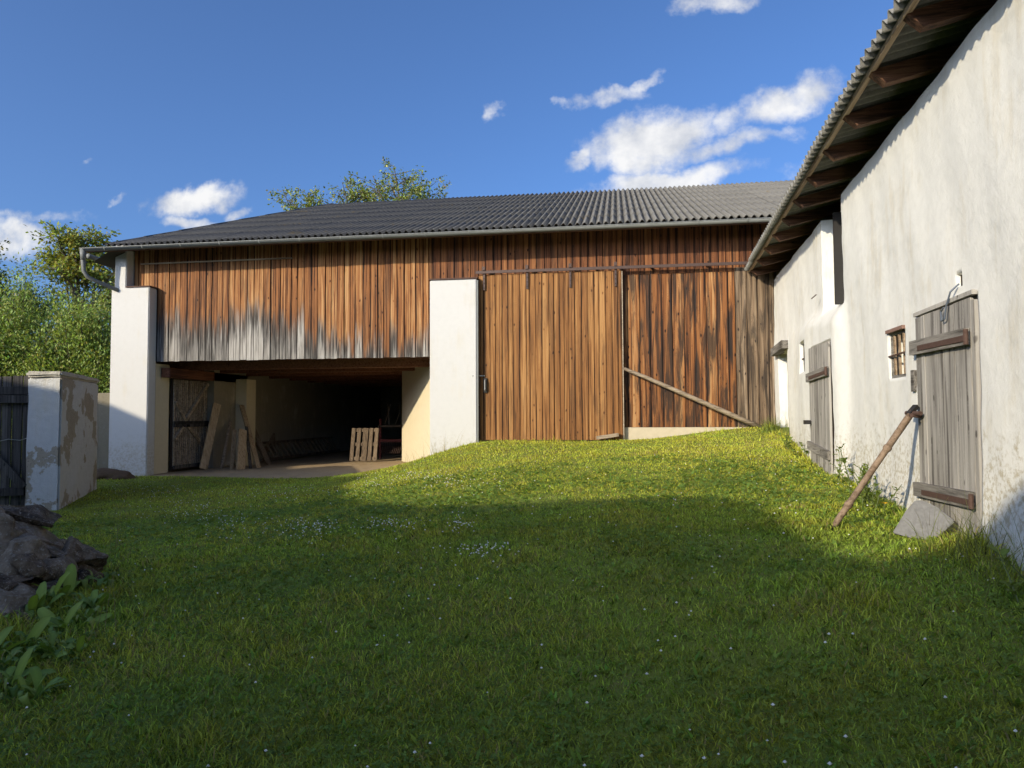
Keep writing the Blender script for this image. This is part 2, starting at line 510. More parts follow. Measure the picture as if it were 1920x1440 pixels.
def roof2_mat():
    m, t, b = material('stable_roof_sheets')
    p = t.pos()
    n = t.noise(p, 3, 5, .65); f = t.noise(p, 40, 4, .65)
    c = t.mix(f, (.14, .135, .123), (.26, .25, .225))
    c = t.mix(t.math('MULTIPLY', t.smooth(n, .5, .68), .6), c, (.07, .068, .06))
    c = t.mix(t.math('MULTIPLY', t.smooth(t.noise(p, 26, 3, .6), .62, .7), .5), c, (.34, .32, .26))
    fin(t, b, c, .85, t.bump(f, .4, .008))
    return m


M['roof2'] = roof2_mat()


def ground_mat():
    m, t, b = material('lawn_soil')
    p = t.pos()
    n = t.noise(p, 3, 6, .65); f = t.noise(p, 45, 5, .7)
    c = t.mix(f, (.12, .155, .022), (.24, .28, .045))
    c = t.mix(t.math('MULTIPLY', t.smooth(n, .55, .7), .5), c, (.20, .17, .065))
    fin(t, b, c, .95, t.bump(f, .8, .03))
    return m


def dirt_mat():
    m, t, b = material('trodden_earth_floor')
    p = t.pos()
    n = t.noise(p, 2.2, 6, .65); f = t.noise(p, 28, 5, .7)
    c = t.mix(f, (.26, .18, .095), (.46, .34, .2))
    c = t.mix(t.math('MULTIPLY', t.smooth(n, .5, .68), .45), c, (.20, .15, .095))
    fin(t, b, c, .95, t.bump(f, .7, .025))
    return m


def leaf_mat(name, gloss=.35, trans=.42, tw=(1.25, 1.2, .55)):
    """leaf colour from the per-leaf tint; thin leaves let some light through"""
    m = bpy.data.materials.new(name); m.use_nodes = True
    t = NT(m.node_tree)
    for n in list(t.n): t.n.remove(n)
    out = t.node('ShaderNodeOutputMaterial')
    a = t.node('ShaderNodeAttribute'); a.attribute_name = 'tint'
    c = a.outputs['Color']
    b = t.node('ShaderNodeBsdfPrincipled')
    t.put(b.inputs['Base Color'], c)
    b.inputs['Roughness'].default_value = .55
    b.inputs['Specular IOR Level'].default_value = gloss
    tr = t.node('ShaderNodeBsdfTranslucent')
    t.put(tr.inputs['Color'], t.mix(1.0, c, tw, 'MULTIPLY'))
    mx = t.node('ShaderNodeMixShader'); mx.inputs[0].default_value = trans
    t.l.new(b.outputs[0], mx.inputs[1]); t.l.new(tr.outputs[0], mx.inputs[2]); t.l.new(mx.outputs[0], out.inputs[0])
    return m


M['ground'] = ground_mat(); M['dirt'] = dirt_mat()
M['grass'] = leaf_mat('grass_blades', .2, .38)
M['leaf'] = leaf_mat('tree_leaves', .4, .40)
M['dock'] = leaf_mat('broad_leaves', .35, .35)


def rock_mat():
    m, t, b = material('field_stone')
    p = t.pos(); r = t.objrand()
    n = t.noise(p, 8, 7, .75); f = t.noise(p, 42, 4, .7)
    c = t.ramp(t.math('ADD', n, t.math('MULTIPLY_ADD', r, .25, -.12)), [(.28, (.032, .023, .015)), (.48, (.125, .092, .062)), (.72, (.26, .21, .15))])
    c = t.mix(t.math('MULTIPLY', t.smooth(f, .55, .64), .65), c, (.34, .32, .27))
    c = t.mix(t.math('MULTIPLY', t.smooth(t.noise(p, 3.3, 4, .6), .56, .7), .5), c, (.15, .115, .05))
    fin(t, b, c, .9, t.bump(t.math('ADD', n, t.math('MULTIPLY', f, .5)), .9, .04))
    return m


M['rock'] = rock_mat()

# ------------------------------------------------------------------ terrain
def wxy(d, p=2.4):
    v = wp(d, p, 0); return v.x, v.y


TP = [(0, 0, -1.6), (0, 3, -1.52), (-4, 1, -1.6), (4, -4, -1.55), (-8, 0, -1.65), (-12, 3, -1.65), (-2, 5, -1.40), (.2, 5, -1.31),
      (1.5, 5.5, -1.10), (-7, 5, -1.6), (-6, 8, -1.46), (-6, 11, -1.38), (-9, 9.5, -1.53), (-10.7, 12, -1.48), (-8, 13, -1.40),
      (-4.7, 13, -1.16), (-3.4, 9.4, -1.18), (-1, 8.1, -1.04), (.2, 8.4, -.97), (1.4, 7.8, -.95), (-1, 11, -.86), (-3, 12, -.99),
      (-.5, 13, -.68), (1.5, 12, -.66), (-11.7, 14.9, -1.33), (-10.7, 15, -1.36), (-8.5, 15, -1.36), (-6.5, 14.6, -1.33),
      (-5.2, 14.6, -1.19), (-4.1, 14.8, -.93), (-3, 14.8, -.60), (-1.4, 14.9, -.57), (.1, 14.9, -.54), (1.5, 15, -.42), (2.6, 15, -.29),
      (-8, 17.5, -1.55), (-5.5, 17.5, -1.55), (-10.5, 17.5, -1.55), (-8, 22, -1.7), (-4, 20, -1.6), (0, 20, -1.2), (-11, 27, -1.7), (5, 25, -1.0),
      (-16, 10, -1.7), (-16, 20, -1.7), (-25, 5, -1.8), (-30, 30, -1.8), (0, -15, -1.6), (15, -10, -1.5), (-20, -15, -1.7), (8, 10, -.6), (12, 25, -.6)]
for d_, h_ in ((-3, -1.45), (3, -1.22), (5.3, -1.06), (6.5, -1.0), (8.5, -.90), (10.7, -.77), (12.5, -.59), (13.8, -.43), (15.2, -.23)):
    TP.append((*wxy(d_), h_))
TP = np.array(TP, float)
_c2 = 1.1 ** 2
_A = np.sqrt(((TP[:, None, :2] - TP[None, :, :2]) ** 2).sum(-1) + _c2)
_W = np.linalg.solve(_A, TP[:, 2] - TP[:, 2].mean())


def ground_h(x, y):
    x = np.asarray(x, float); y = np.asarray(y, float)
    out = np.full(x.shape, TP[:, 2].mean())
    for (a, b_, _), w in zip(TP, _W):
        out += w * np.sqrt((x - a) ** 2 + (y - b_) ** 2 + _c2)
    r = np.hypot(x + 4, y - 8)
    k = np.clip((r - 24) / 16, 0, 1); k = k * k * (3 - 2 * k)
    out = out * (1 - k) - 1.7 * k
    return out + .018 * np.sin(x * 2.1 + 1.3 * np.sin(y * 1.7)) * np.sin(y * 1.9 + .7) * (1 - k)


def gz(x, y):
    return EZ + float(ground_h(np.array([x]), np.array([y]))[0])


def spread(lo, hi, a, b, step, far=8):
    """grid lines: fine between a and b, ever wider out to lo and hi"""
    mid = list(np.arange(a, b + 1e-6, step))
    left = [a - (a - lo) * (i / far) ** 3 for i in range(1, far + 1)]
    right = [b + (hi - b) * (i / far) ** 3 for i in range(1, far + 1)]
    return np.array(left[::-1] + mid + right)


gx = spread(-500, 500, -26, 14, .25, 10); gy = spread(-400, 700, -8, 34, .25, 10)
X_, Y_ = np.meshgrid(gx, gy)
Z_ = EZ + ground_h(X_, Y_)
nx_, ny_ = len(gx), len(gy)
idx = np.arange(nx_ * ny_).reshape(ny_, nx_)
faces = np.stack([idx[:-1, :-1], idx[:-1, 1:], idx[1:, 1:], idx[1:, :-1]], -1).reshape(-1, 4)
lawn = big_mesh('lawn', np.stack([X_, Y_, Z_], -1).reshape(-1, 3), faces, 4, M['ground'], smooth=True)
tag(lawn, 'sloping green lawn of the farmyard', 'lawn', kind='structure')


# ------------------------------------------------------------------ corrugated sheets
PITCH_W = .145
SHW, SHL, EXPO = PITCH_W * 6, 1.32, 1.24


def sheet_mesh(name, mat, waves=6, length=SHL, amp=.034, seg=8, thick=.007):
    n = waves * seg + 4
    m = MB()
    for k, dz in ((0, 0), (1, -thick)):
        for y in (0, length):
            for i in range(n + 1):
                x = i * PITCH_W / seg
                m.v.append((x, y, amp * math.cos(2 * math.pi * i / seg) + dz))
    w = n + 1
    for i in range(n):
        m.f.append((i, i + 1, w + i + 1, w + i))
        m.f.append((2 * w + i + 1, 2 * w + i, 3 * w + i, 3 * w + i + 1))
        m.f.append((i + 1, i, 2 * w + i, 2 * w + i + 1))
    me = m.mesh(name, True)
    me.materials.append(mat)
    for p in me.polygons:
        if abs(p.normal.y) > .8: p.use_smooth = False
    return me


# ------------------------------------------------------------------ barn
YF = 15.16                                   # front of the boarding
def H(h): return EZ + h


barn = empty('barn', (-4, YF, H(-1.2)), 'long barn clad in orange brown boards with a dark corrugated roof', 'barn')
ROOF_A = rad(21.8)
EAVE_Y, EAVE_H = YF - .72, 3.86
RIDGE_Y = 22.5; RIDGE_H = EAVE_H + (RIDGE_Y - EAVE_Y) * math.tan(ROOF_A)
RX0, RX1, APX = -11.45, 9.6, -9.5

# walls and piers
def pier(name, x0, x1, y0, y1, h0, h1, mat, parent, batter=0.0, jit=.006, seed=1, tol=None):
    """plastered masonry block with gently uneven faces and rounded arrises"""
    bm = bmesh.new()
    bmesh.ops.create_cube(bm, size=1)
    for v in bm.verts:
        v.co = Vector(((x0 + x1) / 2 + v.co.x * (x1 - x0), (y0 + y1) / 2 + v.co.y * (y1 - y0), H((h0 + h1) / 2) + v.co.z * (h1 - h0)))
        if batter and v.co.z < H((h0 + h1) / 2):
            v.co.x += batter if v.co.x < (x0 + x1) / 2 else 0
    bmesh.ops.bevel(bm, geom=bm.edges[:], offset=.018, segments=2, affect='EDGES')
    me = bpy.data.meshes.new(name); bm.to_mesh(me); bm.free()
    return link(name, me, mat, parent)


pier('corner_pier', -11.60, -11.30, 14.90, 15.55, -1.7, 4.02, M['white'], barn)
b_ = pier('buttress', -11.66, -10.69, 14.88, 15.17, -1.7, 3.0, M['white'], barn)
MB().box(-11.29, -10.67, 14.865, 15.15, H(3.003), H(3.03)).build('coping', M['rust'], b_)
pier('jamb', -11.64, -10.71, 15.173, 15.72, -1.7, 1.25, M['cream'], barn)
b_ = pier('middle_pier', -4.02, -2.985, 14.88, 15.6, -1.7, 2.93, M['white'], barn)
MB().box(-4.04, -2.97, 14.865, 15.12, H(2.933), H(2.965)).build('coping', M['rust'], b_)
MB().box(-2.983, -2.95, 14.875, 14.90, H(-.62), H(2.9)).build('edge_strip', M['zinc'], b_)
# splayed inner wall right of the passage
s0, s1 = Vector((-4.07, 15.62)), Vector((-5.86, 18.8))
MB().add([(s0.x, s0.y, H(-1.8)), (s1.x, s1.y, H(-1.8)), (s1.x + .6, s1.y + .3, H(-1.8)), (s0.x + 1, s0.y, H(-1.8)),
          (s0.x, s0.y, H(1.29)), (s1.x, s1.y, H(1.29)), (s1.x + .6, s1.y + .3, H(1.29)), (s0.x + 1, s0.y, H(1.29))],
         [(0, 4, 5, 1), (1, 5, 6, 2), (2, 6, 7, 3), (3, 7, 4, 0), (4, 7, 6, 5)]).build('splayed_wall', M['cream'], barn)
# shell that keeps the inside dark
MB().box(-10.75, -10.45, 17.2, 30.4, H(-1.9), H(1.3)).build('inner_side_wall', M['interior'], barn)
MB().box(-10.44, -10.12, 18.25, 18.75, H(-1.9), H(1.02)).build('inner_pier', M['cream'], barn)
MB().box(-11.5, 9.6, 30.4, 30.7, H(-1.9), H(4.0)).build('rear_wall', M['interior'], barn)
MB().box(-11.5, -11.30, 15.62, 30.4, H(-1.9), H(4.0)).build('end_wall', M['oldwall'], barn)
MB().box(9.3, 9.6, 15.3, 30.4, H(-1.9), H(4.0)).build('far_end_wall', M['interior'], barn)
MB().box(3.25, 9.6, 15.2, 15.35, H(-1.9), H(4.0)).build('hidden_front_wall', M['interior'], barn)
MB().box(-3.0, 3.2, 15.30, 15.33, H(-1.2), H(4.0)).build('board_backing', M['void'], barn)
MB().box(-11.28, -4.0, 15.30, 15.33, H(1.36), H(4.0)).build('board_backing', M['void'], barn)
# loft floor over the passage: planks on joists
for i in range(10):
    y = 15.34 + i * 1.5
    plank('loft_plank', M['void'], barn, -11.2, -3.0, y, y + 1.47, H(1.36), H(1.40))
for i in range(9):
    y = 16.1 + i * 1.35
    MB().box(-11.2, -3.2, y, y + .18, H(1.14 - .0 * i), H(1.355)).build('joist', M['beam'], barn)
MB().box(-10.68, -10.45, 15.35, 18.9, H(.93), H(1.15)).build('side_beam', M['beam'], barn)
MB().box(-11.2, -4.1, 15.33, 15.47, H(1.30), H(1.355)).build('bressummer', M['beam'], barn)


def boards(xa, xb, h0, h1, wmin, wmax, mat, y=YF, jit=.02, top_jit=0.0, lap=.0, name='plank'):
    x = xa
    while x < xb - .02:
        w = random.uniform(wmin, wmax)
        if xb - x - w < wmin * .6: w = xb - x
        g = random.uniform(.003, .009)
        yy = y + random.uniform(-jit, jit) * .5
        plank(name, mat, barn, x + g / 2, x + w - g / 2, yy, yy + .028, H(h0 + random.uniform(-top_jit, top_jit)), H(h1), tilt=random.uniform(-.0012, .0012))
        x += w


boards(-11.28, -10.68, 3.0, 4.12, .11, .15, M['board_left'])
boards(-10.68, -4.02, 1.29, 4.12, .115, .185, M['board_left'], top_jit=.008, jit=.03)
boards(-4.02, 3.24, 2.96, 4.12, .12, .19, M['board_top'], jit=.018)
boards(.0, 2.42, -.27, 3.04, .19, .26, M['board_right'], y=YF + .012, jit=.016)
boards(2.42, 3.22, -.27, 3.04, .16, .24, M['board_grey'], y=YF + .012, jit=.016)
MB().box(-11.1, -7.3, YF - .045, YF - .015, H(3.585), H(3.612)).build('ledge_batten', M['polewood'], barn)
pl = MB().box(-3.0, 3.24, YF - .03, YF + .14, H(-1.1), H(-.275)).build('plinth', M['concrete'], barn)

# sliding door, its rail and hangers
rail = MB().box(-3.02, 3.3, 14.955, 14.985, H(3.055), H(3.115)).build('door_rail', M['iron'], barn)
rail.matrix_basis = Matrix.Identity(4)
for x in np.linspace(-2.7, 3.0, 6):
    MB().box(x - .02, x + .02, 14.987, 15.15, H(3.07), H(3.10)).build('rail_bracket', M['iron'], rail)
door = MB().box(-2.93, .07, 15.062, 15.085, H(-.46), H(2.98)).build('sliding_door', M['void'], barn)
x = -2.965
while x < .085:
    w = random.choice([.075, .10, .125, .14, .15])
    w = min(w, .095 - x)
    dy_ = random.choice([0, 0, .008, .012, -.006])
    if w > .02:
        plank('plank', M['door'], door, x + .0015, x + w - .0015, 15.028 + dy_, 15.06, H(-.535), H(3.035), tilt=random.uniform(-.0008, .0008))
    x += w
MB().box(.099, .118, 15.02, 15.10, H(-.53), H(3.02)).build('edge_board', M['polewood'], door)
for px in (907, 988, 1069, 1154):
    hx = at_y(px, 510, 14.97).x
    hh = MB().box(hx - .022, hx + .022, 14.995, 15.024, H(2.70), H(3.20))
    hh.box(hx - .03, hx + .03, 14.93, 14.993, H(3.118), H(3.20))
    ho = hh.build('hanger', M['iron'], door)
    for k in range(3):
        MB().tube([(hx, 14.985, H(2.75 + .1 * k)), (hx, 14.997, H(2.75 + .1 * k))], .011, 6).build('bolt', M['darkiron'], ho)
MB().box(-2.86, -2.79, 15.0, 15.022, H(.48), H(.80)).build('handle_plate', M['darkiron'], door)
MB().tube([(-2.825, 15.0, H(.52)), (-2.825, 14.955, H(.54)), (-2.825, 14.955, H(.74)), (-2.825, 15.0, H(.76))], .011, 6).build('handle', M['brightiron'], door)
MB().tube([(-3.08, 14.87, H(.84)), (-2.93, 14.995, H(.845)), (-2.84, 15.01, H(.845))], .012, 6).build('latch_bolt', M['brightiron'], door)
MB().box(-2.975, -2.945, 14.99, 15.02, H(-.5), H(.2)).build('guard_strip', M['rust'], door)

# roof
roof = MB()
zr = lambda y: H(EAVE_H) + (y - EAVE_Y) * math.tan(ROOF_A) - .06
roof.add([(RX0 + .1, EAVE_Y + .05, zr(EAVE_Y + .05)), (RX1, EAVE_Y + .05, zr(EAVE_Y + .05)), (RX1, RIDGE_Y, zr(RIDGE_Y)), (APX, RIDGE_Y, zr(RIDGE_Y)),
          (RX0 + .1, 2 * RIDGE_Y - EAVE_Y, zr(EAVE_Y)), (RX1, 2 * RIDGE_Y - EAVE_Y, zr(EAVE_Y)),
          (RX0 - .55, EAVE_Y + .25, H(EAVE_H - .28)), (RX0 - .55, 2 * RIDGE_Y - EAVE_Y, H(EAVE_H - .28))],
         [(0, 1, 2, 3), (3, 2, 5, 4), (0, 3, 4), (0, 4, 7, 6)])
roof_o = roof.build('roof', M['roofdark'], barn)
SH = sheet_mesh('roof_sheet', M['roof'])
sl = (RIDGE_Y - EAVE_Y) / math.cos(ROOF_A)
nrow = 7; expo = (sl - .02) / nrow
ux = Vector((1, 0, 0))
uy0 = Vector((0, math.cos(ROOF_A), math.sin(ROOF_A)))
hipn = Vector((RIDGE_Y - EAVE_Y, -(APX - RX0), 0)).normalized()      # points right of the hip
hip0 = Vector((RX0, EAVE_Y, 0))
for c in range(-1, int((RX1 - RX0) / SHW) + 1):
    for r_ in range(nrow):
        tl = .008
        uy = Vector((0, math.cos(ROOF_A - tl), math.sin(ROOF_A - tl))); uz = ux.cross(uy)
        org = Vector((RX0 + .08 + c * SHW, EAVE_Y - .03, H(EAVE_H) + .02)) + uy0 * (r_ * expo) + uz * (.012 + .004 * (c % 2) + random.uniform(0, .004))
        m = Matrix(((ux.x, uy.x, uz.x, org.x), (ux.y, uy.y, uz.y, org.y), (ux.z, uy.z, uz.z, org.z), (0, 0, 0, 1)))
        cs = [m @ Vector((a, b2, 0)) for a in (0, SHW) for b2 in (0, SHL)]
        ins = [(Vector((q.x, q.y, 0)) - hip0).dot(hipn) > 0 for q in cs]
        if not any(ins): continue
        if all(ins):
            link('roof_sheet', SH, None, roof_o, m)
        else:
            bm = bmesh.new(); bm.from_mesh(SH)
            mi = m.inverted()
            co = mi @ Vector((RX0, EAVE_Y, org.z)); no = (m.to_3x3().transposed() @ hipn).normalized()
            bmesh.ops.bisect_plane(bm, geom=bm.verts[:] + bm.edges[:] + bm.faces[:], plane_co=co, plane_no=no, clear_inner=True)
            me = bpy.data.meshes.new('cut_roof_sheet'); bm.to_mesh(me); bm.free()
            if len(me.polygons): link('roof_sheet', me, M['roof'], roof_o, m)
# hip and ridge caps
ha = Vector((RX0 - .03, EAVE_Y - .02, H(EAVE_H) + .05)); hb = Vector((APX, RIDGE_Y, H(RIDGE_H) + .06))
for k in range(8):
    a = ha.lerp(hb, k / 8); b2 = ha.lerp(hb, (k + 1.06) / 8)
    mm = MB(); d = (b2 - a).normalized(); sx = d.cross(Vector((0, 0, 1))).normalized(); uu = sx.cross(d)
    for p, rr in ((a, .085), (b2, .07)):
        for j in range(7):
            t_ = math.pi * j / 6
            mm.v.append(tuple(p + sx * rr * math.cos(t_) + uu * (rr * .62 * math.sin(t_) - .02)))
    for j in range(6): mm.f.append((j, j + 1, 8 + j, 7 + j))
    mm.f.append(tuple(range(7)))
    mm.build('hip_cap', M['roof'], roof_o, True)

# gutter
gy_, gh_ = EAVE_Y - .09, EAVE_H - .045
gm = MB(); n = 9
for x in (-12.02, RX1):
    for rr in (.064, .057):
        for j in range(n):
            t_ = math.pi + math.pi * j / (n - 1)
            gm.v.append((x, gy_ + rr * math.cos(t_), H(gh_) + rr * math.sin(t_)))
for j in range(n - 1):
    gm.f.append((j, j + 1, 2 * n + j + 1, 2 * n + j)); gm.f.append((n + j + 1, n + j, 3 * n + j, 3 * n + j + 1))
gm.f += [(0, 2 * n, 3 * n, n), (n - 1, 2 * n - 1, 4 * n - 1, 3 * n - 1), tuple(range(n)), tuple(2 * n + j for j in reversed(range(n)))]
gut = gm.build('gutter', M['zinc'], barn, True)
MB().tube([(-12.02, gy_ - .064, H(gh_)), (RX1, gy_ - .064, H(gh_))], .011, 6).build('gutter_bead', M['zinc'], gut)
for x in np.arange(-11.4, 9, .93):
    mm = MB()
    for rr in (.0655, .0695):
        for xx in (x - .012, x + .012):
            for j in range(n):
                t_ = math.pi + math.pi * j / (n - 1)
                mm.v.append((xx, gy_ + rr * math.cos(t_), H(gh_) + rr * math.sin(t_)))
    for j in range(n - 1):
        mm.f.append((2 * n + j, 2 * n + j + 1, 3 * n + j + 1, 3 * n + j))
    mm.box(x - .012, x + .012, gy_ - .08, gy_ + .15, H(gh_ + .013), H(gh_ + .018))
    mm.build('gutter_bracket', M['zinc'], gut)
dp = [at_y(157, 470, gy_), at_y(156, 490, gy_), at_y(157, 508, gy_ + .02), at_y(164, 519, gy_ + .06), at_y(180, 527, gy_ + .2), at_y(213, 541, gy_ + .45), at_y(225, 546, gy_ + .6)]
dpo = MB().tube(dp, .047, 12).build('downpipe', M['zinc'], barn, True)
MB().tube([at_y(156, 466, gy_), at_y(156, 488, gy_)], [.075, .055], 12).build('outlet', M['zinc'], dpo, True)
side = [at_y(166, 480, EAVE_Y + .35), at_y(215, 497, EAVE_Y + 1.9)]
MB().tube(side, .06, 10).build('side_gutter', M['zinc'], barn, True)
MB().box(-12.0, 9.5, EAVE_Y + .03, EAVE_Y + .07, H(EAVE_H - .10), H(EAVE_H + .005)).build('fascia', M['rafter'], barn)

# earth floor of the passage
fm = MB()
fx = np.linspace(-11.2, -3.6, 40); fy = np.linspace(14.2, 30.3, 60)
for y in fy:
    for x in fx:
        fm.v.append((x, y, H(-1.345 + .030 * max(0, x + 9.5) - .16 * max(0, 15 - y) + .012 * math.sin(3 * x) * math.sin(2.3 * y))))
for j in range(len(fy) - 1):
    for i in range(len(fx) - 1):
        a = j * len(fx) + i; fm.f.append((a, a + 1, a + 1 + len(fx), a + len(fx)))
fl = fm.build('barn_floor', M['dirt'], None, True)
tag(fl, 'sandy trodden earth floor of the open barn bay', 'floor', kind='structure')


def floor_z(x, y): return H(-1.325 + .030 * max(0, x + 9.5) + .01)


# slatted side gate inside the passage
gate = empty('slatted_gate', (-10.6, 16.5, H(-1.32)), 'dark slatted gate with crossed braces inside the open barn bay', 'gate')
MB().box(-10.70, -10.66, 15.74, 17.2, H(-1.3), H(.93)).build('backing_board', M['void'], gate)
for i in range(17):
    y = 15.78 + i * .084
    plank('slat', M['polewood'], gate, -10.655, -10.625, y, y + .045, H(-1.2), H(.90))
for (ya, ha_, yb, hb_) in ((15.76, -.15, 17.18, -.15), (15.76, -.22, 17.18, -.22), (15.8, .35, 16.2, -.1), (16.2, -.1, 17.15, .85), (16.25, -.2, 17.1, -.85), (15.8, -.55, 16.1, -.25), (15.76, -1.22, 17.18, -1.22)):
    MB().prism((-10.60, ya, H(ha_)), (-10.60, yb, H(hb_)), .05, .08).build('brace', M['gatewood'] if ha_ == hb_ else M['polewood'], gate)


# things leaning in the passage
def leaning(name, label, cat, base, top, w, t, mat, face=(1, -.6, 0), group=None):
    m = MB().prism(base, top, w, t, face)
    return tag(m.build(name, mat), label, cat, group)


def fpx(x, y, Y=None):
    p = at_y(x, y, Y); return p


M['dullwood'] = wood('dusty_old_board', [(.1, (.05, .034, .022)), (.5, (.13, .092, .058)), (.9, (.21, .16, .105))])
Yl = 17.3
leaning('board', 'wide pale board leaning right against the slatted gate', 'board', at_y(381, 879, 16.6), at_y(407, 757, 17.3), .21, .04, M['palewood'])
leaning('board', 'tall narrow board leaning left against the inner pier', 'board', at_y(485, 879, 17.4), at_y(453, 760, 18.2), .13, .04, M['palewood'])
leaning('board', 'short upright board in front of the inner pier, left of the widest one', 'board', at_y(434, 882, 16.9), at_y(440, 806, 17.4), .09, .03, M['palewood'])
leaning('board', 'short wide upright offcut, the widest in front of the inner pier', 'board', at_y(451, 882, 16.85), at_y(455, 806, 17.3), .22, .05, M['palewood'])
leaning('board', 'grey panel standing behind the offcuts by the inner pier', 'board', at_y(425, 872, 17.8), at_y(424, 782, 18.15), .36, .03, M['interior'])
leaning('board', 'dark thin board propped at the side wall behind the pier', 'board', at_y(492, 842, 20.3), at_y(487, 776, 20.4), .10, .04, M['gatewood'], )
leaning('board', 'slanting plank behind the tall narrow board', 'board', at_y(505, 872, 18.6), at_y(463, 775, 19.3), .13, .04, M['dullwood'])
leaning('board', 'thin batten leaning between the wide board and the pier', 'board', at_y(415, 880, 16.9), at_y(432, 790, 17.8), .06, .03, M['polewood'])
leaning('board', 'dark narrow plank to the right of the widest offcut', 'board', at_y(470, 880, 17.1), at_y(462, 800, 17.8), .08, .03, M['gatewood'])
leaning('board', 'broad low panel standing against the side wall of the bay', 'board', at_y(503, 846, 20.0), at_y(502, 809, 20.3), .5, .03, M['dullwood'])
lad = empty('ladder', (-9.9, 21, floor_z(-9.9, 21)), 'long wooden ladder lying on its edge along the side wall of the bay', 'ladder')
for hh in (-1.24, -.78):
    MB().prism((-10.0 if hh < -1 else -10.3, 18.9, H(hh)), (-10.0 if hh < -1 else -10.3, 24.6, H(hh)), .05, .07).build('rail', M['dullwood'], lad)
for k in range(18):
    y = 19.1 + k * .31
    MB().prism((-10.0, y, H(-1.24)), (-10.3, y, H(-.78)), .05, .03, (0, 1, 0)).build('rung', M['dullwood'], lad)
# pallet leaning at the back right of the passage
pal = empty('pallet', (-6.55, 18.4, H(-1.25)), 'wooden pallet standing on end at the back of the bay', 'pallet')
pz = Vector((0, .22, 1)).normalized(); pxv = Vector((.985, .17, 0))
po = at_y(655, 866, 18.4); po.z = H(-1.22)
for k, (a, wd_) in enumerate(((.0, .1), (.155, .1), (.31, .14), (.48, .1), (.63, .1))):
    a0 = po + pxv * (a + wd_ / 2)
    MB().prism(a0, a0 + pz * .9, wd_, .022, (.17, -.985, .2)).build('slat', M['dullwood'], pal)
for hh in (.06, .45, .84):
    a0 = po + pz * hh + Vector((-.01, .035, 0))
    MB().prism(a0, a0 + pxv * .74, .05, .09, pz).build('bearer', M['dullwood'], pal)
# dim farm implement behind the pallet
imp = empty('hay_rake', (-5.9, 20, H(-1.2)), 'dim red farm implement with a row of tines behind the pallet', 'farm machine')
io = at_y(715, 830, 20.2)
MB().box(io.x - .1, io.x + .75, 20.2, 20.35, H(-.78), H(-.70)).build('tine_bar', M['redpaint'], imp)
for k in range(12):
    x = io.x + k * .055
    MB().tube([(x, 20.22, H(-.74)), (x + .02, 20.1, H(-.95)), (x, 20.0, H(-1.1))], .010, 5).build('tine', M['rust'], imp)
for xx in (-.06, .7):
    MB().prism((io.x + xx, 20.28, H(-1.3)), (io.x + xx, 20.28, H(-.1)), .06, .06, (0, 1, 0)).build('upright', M['redpaint'], imp)
MB().box(io.x - .1, io.x + .8, 20.2, 20.5, H(-.34), H(-.28)).build('shelf', M['dullwood'], imp)
for xx, t_ in ((.05, .1), (.2, -.05), (.38, .12)):
    MB().tube([(io.x + xx, 20.3, H(-.3)), (io.x + xx + t_, 20.4, H(.1)), (io.x + xx + t_ * .4, 20.5, H(.35))], .016, 5).build('lever', M['dullwood'], imp)

# leaning pole, wedge at the door
pole_pts = [at_y(1170, 691, 14.97), at_y(1210, 707, 14.93), at_y(1290, 742, 14.90), at_y(1370, 777, 14.86), at_y(1436, 806, 14.80)]
po_ = MB()
for a, b2 in ((0, 4),):
    po_.tube(pole_pts, [.032, .040, .046, .05, .052], 8)
tag(po_.build('leaning_pole', M['polewood'], None, True), 'long pale pole leaning across the brown boards from the sliding door', 'pole')
wg = MB().prism(at_y(1118, 821, 14.90), at_y(1160, 815, 14.93), .09, .07)
tag(wg.build('door_wedge', M['polewood']), 'small timber wedge lying under the sliding door corner', 'timber')

# ------------------------------------------------------------------ stable on the right
stable = empty('stable', wp(9, 2.6, -1.0), 'low white lime washed stable with overhanging corrugated roof', 'stable')
D0, D1 = -4.0, 15.27
TILT = -.0165


def top_h(d): return 3.05 + TILT * (d - 5.7)


# openings: d from, d to, h from, h to, depth of the recess
dA0, dA1 = on_wall(1838, 780)[0], on_wall(1727, 780)[0]        # near door
dB0, dB1 = 10.06, 11.32                                         # far door
wA0, wA1 = on_wall(1697, 660)[0], on_wall(1667, 660)[0]        # near window
wB0, wB1 = on_wall(1521, 665)[0], on_wall(1504, 665)[0]        # far window
gA0, gA1 = on_wall(1477, 700)[0], on_wall(1460, 700)[0]        # doorway by the barn
hole_d, hole_h = on_wall(1798, 525)
OPEN = [(dA0 - .02, dA1 + .02, -1.3, .92, .05), (dB0, dB1, -1.2, .99, .05), (wA0, wA1, .36, .83, .20), (wB0, wB1, .66, 1.16, .22),
        (gA0, gA1, -.8, 1.17, .42), (hole_d - .045, hole_d + .045, hole_h - .05, hole_h + .05, .14)]
REC = (9.78, 10.93)                                             # upper recess between the two wall lengths
HP = -2.2
hs = list(np.arange(HP, 2.86, .06)) + [2.86]
ds = list(np.arange(D0, D1, .06)) + [D1]
e = .004
for (a, b2, c, d, _) in OPEN:
    ds += [a - e, a + e, b2 - e, b2 + e]; hs += [c - e, c + e, d - e, d + e]
ds += [REC[0] - .02, REC[0] + .02, REC[1] - .01, REC[1] + .01]
ds = np.unique(np.round(ds, 4)); hs = np.unique(np.round(hs, 4))
DD, HH = np.meshgrid(ds, hs)
PP = np.full(DD.shape, 2.4)


def sst(x, a, b2):
    t_ = np.clip((x - a) / (b2 - a), 0, 1); return t_ * t_ * (3 - 2 * t_)


